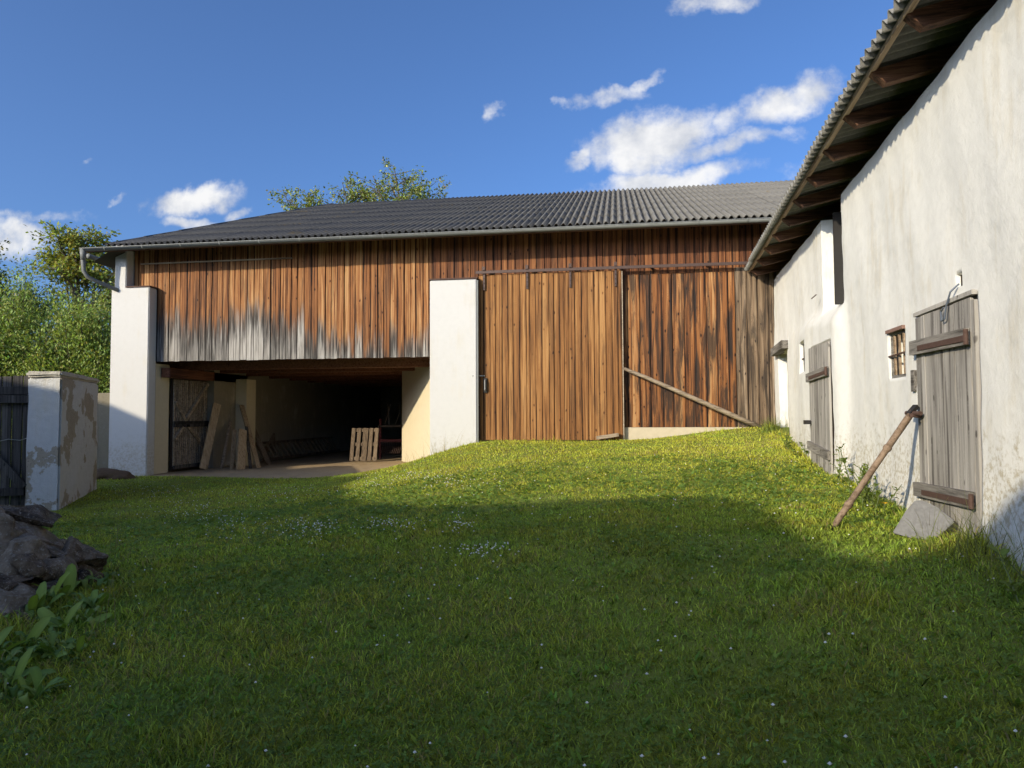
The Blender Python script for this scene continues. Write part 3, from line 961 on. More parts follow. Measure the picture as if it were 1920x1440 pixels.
# uneven plaster, thick foot under the far wall, recess above it
PP -= sst(HH, 2.7, 1.6) * .009 * np.sin(DD * 1.1 + .6) * np.cos(HH * 1.4) + .007 * np.sin(DD * 3.7 + 2 * np.sin(HH * 1.9)) + .006 * np.sin(DD * 9.1 + HH * 5) * np.sin(HH * 7.7 - DD * 2)
low_top = 1.42 + .06 * np.sin(DD * 2.3)
PP -= .10 * sst(HH, low_top + .08, low_top - .16) * sst(DD, 13.2, 11.6) * sst(DD, 9.55, 9.95)
PP += .17 * sst(HH, low_top, low_top + .16) * (sst(DD, REC[0] - .02, REC[0] + .02) * sst(DD, REC[1] + .01, REC[1] - .01))
PP += .02 * sst(DD, 10.9, 11.0) * sst(HH, 1.3, 1.6)
PP -= .05 * sst(HH, -.5, -1.3)
for (a, b2, c, d, dep) in OPEN:
    PP += dep * ((DD > a) & (DD < b2) & (HH > c) & (HH < d))
top_line = top_h(DD) - .15
HT = np.where(HH > 2.0, 2.0 + (HH - 2.0) * (top_line - 2.0) / .86, HH)
base = np.array(WD)[None, None] * DD[..., None] + np.array(WR)[None, None] * PP[..., None]
base[..., 2] = EZ + HT
n_r, n_c = DD.shape
idx = np.arange(n_r * n_c).reshape(n_r, n_c)
faces = np.stack([idx[:-1, :-1], idx[1:, :-1], idx[1:, 1:], idx[:-1, 1:]], -1).reshape(-1, 4)
wall_o = big_mesh('wall', base.reshape(-1, 3), faces, 4, M['limewash'], parent=stable, smooth=False)
# rear and ends, and the plate on top, so that the inside is dark
def wmap(d, p, h): return wp(d, p, h)


MB().box(D0, D1, 2.95, 7.2, -2.2, 2.55).map(wmap).build('inner_mass', M['void'], stable)
MB().box(D0, D1, 2.66, 2.95, 2.0, 2.6).map(wmap).build('wall_plate', M['void'], stable)

# roof
RA2 = rad(12.5)
E_P = 1.84
rf = MB()
rf.add([wp(D0, E_P + .1, top_h(D0) + .10), wp(D1 - .12, E_P + .1, top_h(D1) + .10), wp(D1 - .12, 7.2, top_h(D1) + .10 + 5.26 * math.tan(RA2)), wp(D0, 7.2, top_h(D0) + .10 + 5.26 * math.tan(RA2))], [(0, 1, 2, 3)])
SH2 = sheet_mesh('stable_roof_sheet', M['roof2'])
roof2 = MB().box(D0, D1 - .05, 6.9, 7.2, 2.0, 4.15).map(wmap).build('roof', M['void'], stable)
ud = (wp(D1, 0, top_h(D1)) - wp(D0, 0, top_h(D0))).normalized()
up2 = WR * math.cos(RA2) + Vector((0, 0, 1)) * math.sin(RA2)
uzz = up2.cross(ud).normalized() * -1
if uzz.z < 0: uzz = -uzz
ncol = int((D1 - D0 - .1) / SHW)
for c in range(ncol):
    for r_ in range(5):
        org = wp(D1 - .10 - c * SHW, E_P, top_h(D1 - .10 - c * SHW) + .055) + up2 * (r_ * EXPO) + uzz * (.010 + .005 * r_ + .004 * (c % 2) + random.uniform(0, .006)) - up2 * random.uniform(0, .03)
        ax = -ud
        m = Matrix(((ax.x, up2.x, uzz.x, org.x), (ax.y, up2.y, uzz.y, org.y), (ax.z, up2.z, uzz.z, org.z), (0, 0, 0, 1)))
        link('roof_sheet', SH2, None, roof2, m)
# rafters and eave batten
for k in range(-10, 11):
    d = 5.87 + .915 * k
    if d < D0 + .1 or d > D1: continue
    d = min(d, D1 - .2)
    a = wp(d, E_P + .10, top_h(d) - .045); b2 = a + up2 * 5.0
    m = MB().prism(a, b2, .095, .15, uzz)
    for i_ in (0, 1):                          # splay-cut tail
        v_ = Vector(m.v[i_]); m.v[i_] = tuple(v_ + up2 * .10)
    # splayed rafter tail
    m.build('rafter', M['rafter'], stable)
a0, a1 = D0, D1 - .12
for k in range(6):
    q0 = a0 + (a1 - a0) * k / 6; q1 = a0 + (a1 - a0) * (k + 1) / 6 - .004
    MB().prism(wp(q0, E_P + .105, top_h(q0) + .036), wp(q1, E_P + .105, top_h(q1) + .036), .055, .035, uzz).build('eave_batten', M['batten'], stable)
for pp in (2.9, 4.1, 5.3):
    MB().prism(wp(a0, pp, top_h(a0) + (pp - E_P) * math.tan(RA2)), wp(a1, pp, top_h(a1) + (pp - E_P) * math.tan(RA2)), .06, .05, uzz).build('purlin', M['rafter'], stable)

FR = Matrix(((WR.x, WD.x, 0, 0), (WR.y, WD.y, 0, 0), (0, 0, 1, EZ), (0, 0, 0, 1)))   # x = off the wall, y = along, z = above eye


def stable_door(d0, d1, h0, h1, bars, pieces, P=2.4, name='door'):
    """planks facing the yard, two crossbars with strap hinges"""
    o = MB().box(P+0.005, P+0.025, d0 + .02, d1 - .02, h0, h1 - .02).map(lambda x, y, z: wp(y, x, z)).build(name, M['void'], stable)
    w = (d1 - d0) / sum(pieces); y = d0
    for k in pieces:
        plank('plank', M['greydoor'], o, P-0.028 + random.uniform(-.004, .004), P+0.003, y + .003, y + w * k - .003, h0, h1 - random.uniform(0, .012), frame=FR)
        y += w * k
    for (ha_, hb_, th, strap) in bars:            # heights at the near and far end
        c = MB().prism(wp(d0 - .005, P-0.052, ha_), wp(d1 + .04, P-0.052, hb_), .04, th, (0, 0, 1)).build('crossbar', M['greybar'], o)
        if strap:
            q = lambda s_: ha_ + (hb_ - ha_) * s_
            MB().prism(wp(d0 - .03, P-0.076, q(.0) - th * .12), wp(d0 + (d1 - d0) * .84, P-0.076, q(.84) - th * .12), .008, th * .36, (0, 0, 1)).build('strap_hinge', M['rust'], c)
            MB().tube([wp(d0 - .03, P-0.070, ha_ - th * .5), wp(d0 - .03, P-0.070, ha_ + th * .4)], .018, 8).build('hinge_pin', M['rust'], c)
    return o


d1_ = stable_door(dA0 + .06, dA1, -1.2, .885, [(.585, .60, .13, True), (-.665, -.70, .125, True)], [1.3, 1.0, .8, 1.0, .35, .6])
MB().prism(wp(dA0 + .02, 2.40, -1.2), wp(dA0 + .02, 2.40, .86), .05, .05, (1, 0, 0)).build('door_post', M['greydoor'], stable)
MB().prism(wp(dA0 - .02, 2.385, .915), wp(dA1 + .01, 2.385, .905), .05, .035).build('door_lintel', M['greydoor'], stable)
MB().tube([wp(dA1 - .12, 2.36, -.03), wp(dA1 - .12, 2.27, -.02), wp(dA1 - .22, 2.25, -.025)], .018, 6).build('door_handle', M['rust'], d1_)
MB().box(2.36, 2.40, dA1 + .05, dA1 + .12, .2, .4).map(lambda x, y, z: wp(y, x, z)).build('door_latch', M['greybar'], stable)
d2_ = stable_door(dB0 + .02, dB1 - .02, -1.1, .97, [(.565, .53, .125, True), (-.56, -.47, .12, False)], [1, 1.1, .9, 1.0], P=2.295)
MB().box(2.17, 2.25, dB1 - .14, dB1 - .02, -.16, -.10).map(lambda x, y, z: wp(y, x, z)).build('door_latch', M['darkiron'], d2_)


def stable_window(d0, d1, h0, h1, n, depth, brick):
    o = MB()
    t_ = .028
    for (a, b2, c, d) in ((d0, d1, h0, h0 + t_), (d0, d1, h1 - t_, h1), (d0, d0 + t_, h0 + t_, h1 - t_), (d1 - t_, d1, h0 + t_, h1 - t_)):
        o.box(2.42, 2.47, a, b2, c, d)
    o = o.map(lambda x, y, z: wp(y, x, z)).build('window', M['greybar'], stable)
    MB().box(2.4 + depth - .02, 2.4 + depth - .012, d0 + .005, d1 - .005, h0, h1).map(lambda x, y, z: wp(y, x, z)).build('pane', M['void'], o)
    for k in range(n):
        y = d0 + t_ + (d1 - d0 - 2 * t_) * (k + .5) / n
        MB().prism(wp(y, 2.43, h0 + t_), wp(y + .01, 2.43, h1 - t_), .03, .018, (1, 0, 0)).build('bar', M['batten'], o)
    MB().prism(wp(d0, 2.398, (h0 + h1) / 2), wp(d1, 2.398, (h0 + h1) / 2 - .01), .014, .016).build('iron_bar', M['rust'], o)
    if brick:
        MB().box(2.372, 2.41, d0 - .015, d1 + .015, h1 - .005, h1 + .03).map(lambda x, y, z: wp(y, x, z)).build('lintel', M['brick'], o)
    return o


stable_window(wA0, wA1, .36, .83, 3, .20, True)
stable_window(wB0, wB1, .66, 1.16, 3, .22, False)
# doorway by the barn: lintel and set-back leaf
MB().prism(wp(gA0 - .12, 2.36, 1.27), wp(gA1 + .16, 2.36, 1.22), .16, .15).build('lintel', M['greybar'], stable)
MB().box(2.70, 2.76, gA0, gA1, -.8, 1.17).map(lambda x, y, z: wp(y, x, z)).build('set_back_door', M['gatewood'], stable)
MB().box(2.43, 2.53, hole_d - .043, hole_d + .043, hole_h - .048, hole_h + .048).map(lambda x, y, z: wp(y, x, z)).build('hole_dark_plug', M['void'], stable)  # near-black block standing in for the shade inside the hole
MB().box(2.45, 2.57, 10.41, 10.448, 1.5, 2.78).map(lambda x, y, z: wp(y, x, z)).build('dark_strip', M['darkiron'], stable)  # dark strip standing in for an unread slit beside the recess
# wire loops hanging at the hole and the far window
def wire_loop(d, h, s, name='wire_loop'):
    pts = [wp(d, 2.40, h), wp(d + .05 * s, 2.35, h - .07 * s), wp(d + .13 * s, 2.34, h - .2 * s), wp(d + .18 * s, 2.34, h - .33 * s), wp(d + .26 * s, 2.34, h - .34 * s), wp(d + .27 * s, 2.34, h - .24 * s), wp(d + .20 * s, 2.34, h - .21 * s)]
    return MB().tube(pts, .008, 6).build(name, M['rubber'], stable)


wire_loop(hole_d, hole_h - .03, .8)
wire_loop(wB0 - .12, 1.16, .5)
MB().tube([wp(*on_wall(1535, 560)[:1], 2.30, on_wall(1540, 556)[1]), wp(on_wall(1540, 560)[0], 2.33, on_wall(1540, 552)[1])], .008, 5).build('wall_hook', M['rust'], stable)

# prop pole leaning at the near door
ft = at_h(1552, 1003, -1.055); tp = wp(on_wall(1733, 772)[0], 2.30, on_wall(1733, 772)[1])
prop = MB()
ax = (tp - ft)
cuts = [0, .12, .215, .225, .25, .262, .6, .675, .685, .705, .715, .93, 1.0]
rr_ = [.030, .040, .042, .052, .052, .040, .040, .042, .054, .054, .043, .046, .042]
prop.tube([ft + ax * c - Vector((0, 0, .02 * (c == 0))) for c in cuts], [q * .68 for q in rr_], 10)
po2 = empty('prop_pole', ft, 'brown pole propped from the grass against the near stable door', 'pole')
prop.build('shaft', M['polebrown'], po2, True)
hd = tp
MB().prism(hd - ax.normalized() * .06 + Vector((0, 0, .02)), hd + ax.normalized() * .07, .05, .035).build('clevis', M['darkiron'], po2)
MB().tube([hd + Vector((-.02, .08, -.01)), hd + Vector((.02, -.13, -.015))], .02, 8).build('cross_pin', M['rust'], po2)

# split granite block at the foot of the door
def rock(name, size, seed, mat, flat=0.0, sub=3, rough=.16, facets=4, squash=1.0):
    r = np.random.default_rng(seed)
    bm = bmesh.new(); bmesh.ops.create_icosphere(bm, subdivisions=sub, radius=1)
    planes = [(Vector(r.normal(size=3)).normalized(), r.uniform(.42, .80)) for _ in range(facets + 7)]
    f1 = r.normal(size=(5, 3)) * 1.6; f2 = r.normal(size=(6, 3)) * 6.5; ph = r.uniform(0, 6, 11)
    for v in bm.verts:
        c = v.co.copy()
        for nrm, dist in planes:
            k = c.dot(nrm)
            if k > dist: c -= nrm * (k - dist) * .97
        n_ = sum(math.sin(c.dot(Vector(q)) + p) for q, p in zip(f1, ph)) / 5 + .45 * sum(math.sin(c.dot(Vector(q)) + p) for q, p in zip(f2, ph[5:])) / 6
        c *= 1 + rough * n_
        v.co = Vector((c.x * size[0], c.y * size[1], c.z * size[2]))
    me = bpy.data.meshes.new(name); bm.to_mesh(me); bm.free()
    return link(name, me, mat)


pts2 = [(0.0, .0), (.10, -.02), (.30, -.07), (.44, -.07), (.60, .10), (.68, .21), (.50, .37), (.32, .46), (.24, .455), (.14, .30)]
gm = bmesh.new()
fv = [gm.verts.new((x - .34, -.05 + .015 * math.sin(9 * x), y)) for x, y in pts2]
bv = [gm.verts.new((x - .34 + .02, .07 + .02 * math.cos(7 * x), y + .012)) for x, y in pts2]
gm.faces.new(fv); gm.faces.new(list(reversed(bv)))
for i in range(len(pts2)):
    j = (i + 1) % len(pts2); gm.faces.new((fv[j], fv[i], bv[i], bv[j]))
bmesh.ops.bevel(gm, geom=gm.edges[:], offset=.012, segments=2, affect='EDGES')
me = bpy.data.meshes.new('granite_block'); gm.to_mesh(me); gm.free()
gp = at_h(1731, 1012, -1.02)
gb = link('granite_block', me, M['granite'], None, Matrix.Translation((gp.x, gp.y, gz(gp.x, gp.y) + .02)) @ Matrix.Rotation(rad(-28), 4, 'Z') @ Matrix.Rotation(rad(-24), 4, 'X') @ Matrix.Scale(.64, 4))
tag(gb, 'flat grey granite block leaning at the foot of the near stable door', 'stone')

# ------------------------------------------------------------------ gateway on the left
A_ = at_h(110, 955, -1.51); B_ = at_h(171, 924, -1.46)
B_ = A_ + (B_ - A_).normalized() * 2.6
C_ = at_h(46, 956, -1.52)
dv = (B_ - A_); dv.z = 0
A2, B2, C2 = Vector((A_.x, A_.y, 0)), Vector((B_.x, B_.y, 0)), Vector((C_.x, C_.y, 0))
D2 = C2 + dv
gp_ = empty('gate_pier', (A2.x, A2.y, H(-1.55)), 'thick peeling grey and white masonry pier beside the dark wooden gate', 'pier')
HT_ = (782 - 706) / F * (A_ - Vector((0, 0, EZ))).dot(MW3 @ Vector((0, 0, -1)))


def ring_block(name, ring, h0, h1, mat, parent, cuts=10, rough=.012, lean=0.0):
    bm = bmesh.new()
    lo = [bm.verts.new((p.x, p.y, H(h0))) for p in ring]; hi = [bm.verts.new((p.x, p.y, H(h1))) for p in ring]
    n = len(ring)
    for i in range(n): bm.faces.new((lo[i], lo[(i + 1) % n], hi[(i + 1) % n], hi[i]))
    bm.faces.new(list(reversed(lo))); bm.faces.new(hi)
    bmesh.ops.recalc_face_normals(bm, faces=bm.faces[:])
    bmesh.ops.bevel(bm, geom=[e_ for e_ in bm.edges], offset=.03, segments=2, affect='EDGES')
    bmesh.ops.subdivide_edges(bm, edges=[e_ for e_ in bm.edges if e_.calc_length() > .15], cuts=cuts, use_grid_fill=True)
    for v in bm.verts:
        c = v.co
        k = math.sin(c.x * 5 + c.z * 3) * math.sin(c.y * 4.3 - c.z * 2.1) + .5 * math.sin(c.x * 13 + c.y * 11 + c.z * 9) * math.sin(c.z * 8)
        v.co += v.normal * rough * k
        if lean: v.co += Vector(lean) * (H(h1) - c.z)
    me = bpy.data.meshes.new(name); bm.to_mesh(me); bm.free()
    return link(name, me, mat, parent)


ring_block('pier_body', [A2, B2, D2, C2], -1.8, HT_, M['oldrender'], gp_)
ctr = (A2 + B2 + C2 + D2) / 4
cap_ring = [ctr + (p - ctr) * 1.0 + (p - ctr).normalized() * .05 for p in (A2, B2, D2, C2)]
ring_block('coping', cap_ring, HT_ + .003, HT_ + .10, M['capstone'], gp_, 6, .012)
# wall between the pier and the barn corner
w0 = Vector((-11.72, 15.35, 0)); w1 = at_y(178, 800, 15.2); w1 = Vector((w1.x - 1.2, 15.3, 0))
yw = tag(ring_block('yard_wall', [w0, w1, w1 + Vector((0, .4, 0)), w0 + Vector((0, .4, 0))], -1.7, .58, M['oldwall'], None, 6), 'dull brown rendered wall closing the gap beside the barn corner', 'wall')
# wooden gate
gt = empty('farm_gate', (C2.x, C2.y, H(-1.55)), 'dark weathered plank gate hung left of the peeling pier', 'gate')
gd = Vector((-1, -.30, 0)).normalized(); gn = Vector((gd.y, -gd.x, 0)).normalized()
if gn.y > 0: gn = -gn
g0 = C2 + gd * .05 + Vector((0, .12, 0))
s = .0
while s < 3.2:
    w = random.uniform(.10, .17)
    fr = Matrix(((gd.x, -gn.x, 0, g0.x), (gd.y, -gn.y, 0, g0.y), (0, 0, 1, 0), (0, 0, 0, 1)))
    plank('plank', M['gatewood'], gt, s + .004, s + w - .006, random.uniform(-.006, .006), .026, H(-1.5), H(HT_ + .03 + random.uniform(-.03, .02) - .015 * s), frame=fr)
    s += w


def gpt(s_, h, off=-.05): return Vector((g0.x, g0.y, 0)) + gd * s_ + gn * -off + Vector((0, 0, H(h)))


for (sa, ha_, sb, hb_, t_) in ((-.02, HT_ - .22, 3.2, HT_ - .22, .13), (-.02, HT_ - .36, 3.2, HT_ - .36, .13), (.02, -1.22, 3.2, -1.30, .13)):
    MB().prism(gpt(sa, ha_), gpt(sb, hb_), .07, t_).build('gate_rail', M['gatewood'], gt)
MB().prism(gpt(.02, -1.15, -.075), gpt(1.5, .55, -.075), .05, .12).build('diagonal_brace', M['gatewood'], gt)
MB().tube([gpt(-.04, -.33, -.04), gpt(.12, -.38, -.035), gpt(.3, -.36, -.035), gpt(.55, -.42, -.035), gpt(.9, -.42, -.035)], .005, 5).build('wire', M['brightiron'], gt)

# earth heap by the pier
eh = at_h(205, 905, -1.42)
h_ = rock('earth_heap', (.5, .34, .2), 5, M['soil'], rough=.45, sub=5, facets=-7)
h_.matrix_basis = Matrix.Translation((eh.x - .25, eh.y + .2, gz(eh.x, eh.y) - .02))
tag(h_, 'small heap of dark earth behind the gate pier', 'heap')

def rubble(size, seed):
    """broken field stone: hull of scattered points, edges worn, faces pitted"""
    r = np.random.default_rng(seed)
    bm = bmesh.new()
    for _ in range(11):
        q = r.normal(size=3); q /= np.abs(q).max() * .45 + np.linalg.norm(q) * .55; q *= r.uniform(.85, 1.0)
        bm.verts.new(Vector((q[0] * size[0], q[1] * size[1], q[2] * size[2])))
    bmesh.ops.convex_hull(bm, input=bm.verts[:])
    for v in [v for v in bm.verts if not v.link_faces]: bm.verts.remove(v)
    bmesh.ops.bevel(bm, geom=bm.edges[:], offset=min(size) * .035, segments=1, affect='EDGES', clamp_overlap=True)
    bmesh.ops.triangulate(bm, faces=bm.faces[:])
    for _ in range(3):
        bmesh.ops.subdivide_edges(bm, edges=[e_ for e_ in bm.edges if e_.calc_length() > .05], cuts=1)
        bmesh.ops.triangulate(bm, faces=bm.faces[:])
    bm.normal_update()
    w = [(Vector(r.normal(size=3)) * f_, r.uniform(0, 6), a_) for f_, a_ in ((7, .018), (9, .016), (15, .011), (22, .008), (34, .006), (41, .006))]
    for v in bm.verts:
        k = sum(math.sin(v.co.dot(d) + ph) * a_ for d, ph, a_ in w)
        v.co += v.normal * k
    me = bpy.data.meshes.new('boulder'); bm.to_mesh(me); bm.free()
    return link('boulder', me, M['rock'])


# field stones on the left: pixel centre, half sizes in metres, distance along the ground
ROCKS = [(122, 1056, (.42, .36, .27), 7.4, 'long flat brown boulder lying at the right end of the stone heap', 3, -8),
         (32, 972, (.50, .42, .17), 8.0, 'flat lichened slab on top of the stone heap', 11, 4),
         (52, 1008, (.36, .32, .24), 7.7, 'speckled upright boulder under the flat slab', 21, 15),
         (24, 1052, (.38, .34, .26), 7.2, 'rounded brown boulder in the middle of the stone heap', 31, -10),
         (84, 1030, (.26, .22, .13), 7.2, 'wedge shaped reddish stone on the shoulder of the heap', 41, 20),
         (70, 1098, (.30, .28, .24), 6.95, 'dark grey stone low at the front of the heap', 51, 0),
         (8, 1106, (.24, .22, .20), 6.8, 'pinkish corner stone at the left picture edge, low in the heap', 61, 30),
         (2, 1150, (.26, .24, .16), 6.5, 'mossy flat stone at the foot of the heap', 71, 0),
         (30, 1128, (.22, .20, .15), 6.7, 'small grey stone half hidden by dock leaves', 81, 40),
         (-60, 1030, (.5, .42, .40), 7.4, 'large boulder at the far left of the stone heap', 91, 0),
         (115, 1075, (.16, .14, .11), 7.0, 'small brown stone in front of the long flat boulder', 111, 10),
         (55, 1060, (.15, .13, .10), 6.9, 'fist sized stone on the front of the heap under the wedge shaped one', 121, 50),
         (12, 1010, (.22, .2, .16), 7.3, 'ochre stone at the picture edge under the flat slab', 131, 20),
         (40, 1165, (.17, .15, .1), 6.4, 'lowest small stone among the dock leaves', 141, 70),
         (30, 1052, (.52, .45, .38), 8.05, 'large shadowed stone deep in the heap under the flat slab', 151, 5),
         (70, 1068, (.40, .36, .32), 7.75, 'stone behind the wedge shaped one, mostly hidden in the heap', 161, 25),
         (-45, 1075, (.55, .5, .42), 7.6, 'broad base stone of the heap at the left picture edge', 171, 12),
         (20, 1095, (.36, .34, .26), 7.25, 'base stone under the rounded brown boulder', 181, 33),
         (135, 1088, (.32, .28, .18), 7.35, 'base stone half sunk under the long flat boulder', 191, 3),
         (100, 1085, (.30, .26, .22), 7.3, 'dark stone wedged under the long flat boulder', 101, 0)]
for (px, py, sz, dist, lab, sd, rz) in ROCKS:
    r = ray(px, py); r = r / math.hypot(r.x, r.y) * dist
    o = rubble([q * .92 for q in sz], sd)
    o.matrix_basis = Matrix.Translation((r.x, r.y, EZ + r.z)) @ Matrix.Rotation(rad(rz), 4, 'Z') @ Matrix.Rotation(rad(rz * .4), 4, 'Y')
    tag(o, lab, 'stone', 'stones of the heap on the left')

# ------------------------------------------------------------------ unseen farmhouse row behind the photographer: rooflines shaped to throw the long shadow
NQ = Vector((math.sin(SUN_AZ), math.cos(SUN_AZ), 0)); QQ = Vector((NQ.y, -NQ.x, 0))


def hpt(q, h, back=0.0): return QQ * q + NQ * (-10 - back) + Vector((0, 0, H(h)))


def shadow_house(name, line, label, depth=7.0):
    o = empty(name, hpt(line[0][0], -1.8), label, 'building')
    w = MB()
    n = len(line)
    vs = [hpt(q, h) for q, h in line] + [hpt(q, h, depth) for q, h in line] + [hpt(line[0][0], -2.2), hpt(line[-1][0], -2.2), hpt(line[0][0], -2.2, depth), hpt(line[-1][0], -2.2, depth)]
    w.add(vs, [tuple(range(n)) + (2 * n + 1, 2 * n), tuple(reversed(range(n, 2 * n))) + (2 * n + 2, 2 * n + 3), (0, 2 * n, 2 * n + 2, n), (n - 1, 2 * n - 1, 2 * n + 3, 2 * n + 1)])
    w.build('wall', M['white'], o)
    r = MB()
    for i in range(n - 1):
        (q0, h0), (q1, h1) = line[i], line[i + 1]
        r.add([hpt(q0, h0 + .004), hpt(q1, h1 + .004), hpt(q1, h1 + .004, depth), hpt(q0, h0 + .004, depth)], [(0, 1, 2, 3)])
    r.build('roof', M['brick'], o)
    return o


shadow_house('farmhouse', [(-24, 5.6), (-18.5, 5.38), (-17.7, 5.2), (-14.6, 4.80), (-13.0, 4.9), (-11.9, 4.95), (-11.55, 4.66), (-9.4, 4.24), (-8.3, 4.2)], 'unseen white farmhouse behind the viewer, roofline shaped to throw the lawn shadow, left part of the row')
shadow_house('farmhouse', [(-8.29, 4.2), (-7.2, 4.26), (-6.2, 4.45), (-5.2, 4.95), (-4.4, 5.13), (-3.8, 5.09), (-3.0, 4.72), (-2.35, 4.40), (-1.95, 4.43)], 'unseen white farmhouse behind the viewer, roofline shaped to throw the lawn shadow, middle of the row')
shadow_house('farmhouse', [(-1.94, 4.44), (-1.7, 4.66), (-1.45, 4.93), (-1.15, 5.12), (-.4, 5.4), (1.5, 5.6), (5, 5.6)], 'unseen white farmhouse behind the viewer, roofline shaped to throw the lawn shadow, right part of the row')


# ------------------------------------------------------------------ foliage
def leaf_quads(P, N, L, size, aspect, r, curl=.0):
    """P centres, N rough normals, L directions -> verts, faces (folded leaf of two quads as 2 tris + 2 tris)"""
    n = len(P)
    L = L / np.linalg.norm(L, axis=1, keepdims=True)
    S = np.cross(L, N); S /= np.linalg.norm(S, axis=1, keepdims=True) + 1e-9
    N = np.cross(S, L)
    s = size[:, None]
    a = P; b = P + L * s * .45 + S * s * aspect * .5 + N * s * .08; c = P + L * s; d = P + L * s * .45 - S * s * aspect * .5 + N * s * .08
    V = np.stack([a, b, c, d], 1).reshape(-1, 3)
    Fc = np.arange(n * 4).reshape(n, 4)
    return V, Fc


def tints(n, base, var, r, k=4, yellow=0.0, yc=(.22, .18, .03)):
    c = np.array(base)[None] * (1 + r.normal(0, var, (n, 1))) * (1 + r.normal(0, var * .35, (n, 3)))
    if yellow:
        m = r.random(n) < yellow
        c[m] = np.array(yc) * (1 + r.normal(0, .2, (m.sum(), 1)))
    return np.repeat(np.clip(c, .004, 1), k, 0)


def tree(name, loc, height, crown_c, crown_r, label, n_limb=7, n_twig=16, leaf=.11, per=26, base=(.05, .085, .02), var=.25, seed=1, spread_=.34, trunk=.16, yellow=.0, start=.35, droop=.0, group=None, fill=1.0):
    """tapered trunk, limbs that reach into an ellipsoid crown, twigs, and leaf clusters at the twig ends"""
    r = np.random.default_rng(seed)
    o = empty(name, loc, label, 'tree', group)
    L = Vector(loc); C = L + Vector(crown_c); R = Vector(crown_r)
    m = MB()
    top = L + Vector((crown_c[0] * .6, crown_c[1] * .6, height * .8))
    tp = [L + (top - L) * t_ + Vector((r.normal(0, .06), r.normal(0, .06), 0)) * (t_ > 0) for t_ in np.linspace(0, 1, 7)]
    m.tube(tp, list(np.linspace(trunk, trunk * .3, 7)), 7)
    ends = []
    for i in range(n_limb):
        t_ = start + (1 - start) * (i + r.random()) / n_limb
        s_ = L + (top - L) * t_
        for _ in range(20):
            q = Vector(r.normal(size=3)).normalized() * (r.random() ** .4)
            if q.z > -.5: break
        e_ = C + Vector((q.x * R.x, q.y * R.y, q.z * R.z)) * .7
        mid = s_.lerp(e_, .5) + Vector((0, 0, .12 * (e_ - s_).length)) + Vector(r.normal(0, .1, 3))
        m.tube([s_, s_.lerp(mid, .6), mid, mid.lerp(e_, .5), e_], [trunk * .38, trunk * .3, trunk * .22, trunk * .15, trunk * .08], 5, False)
        for k in range(n_twig):
            u = r.uniform(.3, 1)
            b0 = mid.lerp(e_, (u - .3) / .7)
            q = Vector(r.normal(size=3)); q.z = abs(q.z) * .8 - droop; q.normalize()
            e2 = b0 + Vector((q.x * R.x, q.y * R.y, q.z * R.z)) * r.uniform(.22, .5)
            m.tube([b0, b0.lerp(e2, .5) + Vector((0, 0, .05)), e2], [trunk * .08, trunk * .05, trunk * .025], 4, False)
            ends.append((b0, e2))
    m.build('trunk', M['barkm'], o, True)
    P = []; D = []
    for b0, e2 in ends:
        n = max(3, int(per * r.uniform(.5, 1.5)))
        t_ = r.uniform(.45, 1.05, n)[:, None]
        c = np.array(b0)[None] * (1 - t_) + np.array(e2)[None] * t_ + r.normal(0, spread_ * .32, (n, 3))
        P.append(c); D.append(np.tile(np.array(e2 - b0), (n, 1)))
    P = np.concatenate(P); D = np.concatenate(D)
    n = len(P)
    D = D / (np.linalg.norm(D, axis=1, keepdims=True) + 1e-6) + r.normal(0, .8, (n, 3)); D[:, 2] -= .35
    N = r.normal(0, .55, (n, 3)); N[:, 2] += .8
    V, Fc = leaf_quads(P, N, D, leaf * r.uniform(.6, 1.3, n), .55, r)
    big_mesh('crown', V, Fc, 4, M['leaf'], tints(n, base, var, r, 4, yellow), o)
    return o


def bush(name, loc, R, label, seed, n_stem=200, per=400, leaf=.105, base=(.26, .335, .09), var=.3, cat='shrub', group=None):
    """dense willow like shrub: many stems fan out, narrow leaves along them"""
    r = np.random.default_rng(seed)
    o = empty(name, loc, label, cat, group)
    L = np.array(loc); m = MB(); P = []; D = []
    lump = r.normal(size=(9, 3)); lump[:, 2] = np.abs(lump[:, 2]) * .7; lump /= np.linalg.norm(lump, axis=1, keepdims=True)
    for i in range(n_stem):
        q = r.normal(size=3); q[2] = abs(q[2]) * 1.1 + .05; q /= np.linalg.norm(q)
        k = .78 + .30 * max(0, (lump @ q).max() - .72) / .28 * r.uniform(.5, 1)
        e_ = L + q * np.array(R) * k * r.uniform(.80, 1.04)
        s_ = L + np.array([q[0] * R[0] * .12, q[1] * R[1] * .12, 0])
        mid = s_ * .45 + e_ * .55 + np.array([0, 0, .10 * R[2]])
        tt = np.linspace(0, 1, 6)[:, None]
        pts = (1 - tt) ** 2 * s_ + 2 * tt * (1 - tt) * mid + tt ** 2 * e_
        m.tube([Vector(p) for p in pts], list(np.linspace(.035, .006, 6)), 4, False)
        n = int(per * r.uniform(.6, 1.4))
        t_ = (r.random(n) ** .55)[:, None] * .96 + .06
        c = (1 - t_) ** 2 * s_ + 2 * t_ * (1 - t_) * mid + t_ ** 2 * e_ + r.normal(0, .17, (n, 3)) * (0.5 + t_)
        P.append(c); D.append(np.tile(e_ - mid, (n, 1)))
    m.build('stems', M['barkm'], o, True)
    P = np.concatenate(P); D = np.concatenate(D); n = len(P)
    D = D / np.linalg.norm(D, axis=1, keepdims=True) + r.normal(0, .7, (n, 3))
    N = r.normal(0, .7, (n, 3)); N[:, 2] += .6
    V, Fc = leaf_quads(P, N, D, leaf * r.uniform(.6, 1.35, n), .42, r)
    cl = tints(n, base, var, r, 4)
    big_mesh('foliage', V, Fc, 4, M['leaf'], cl, o)
    return o


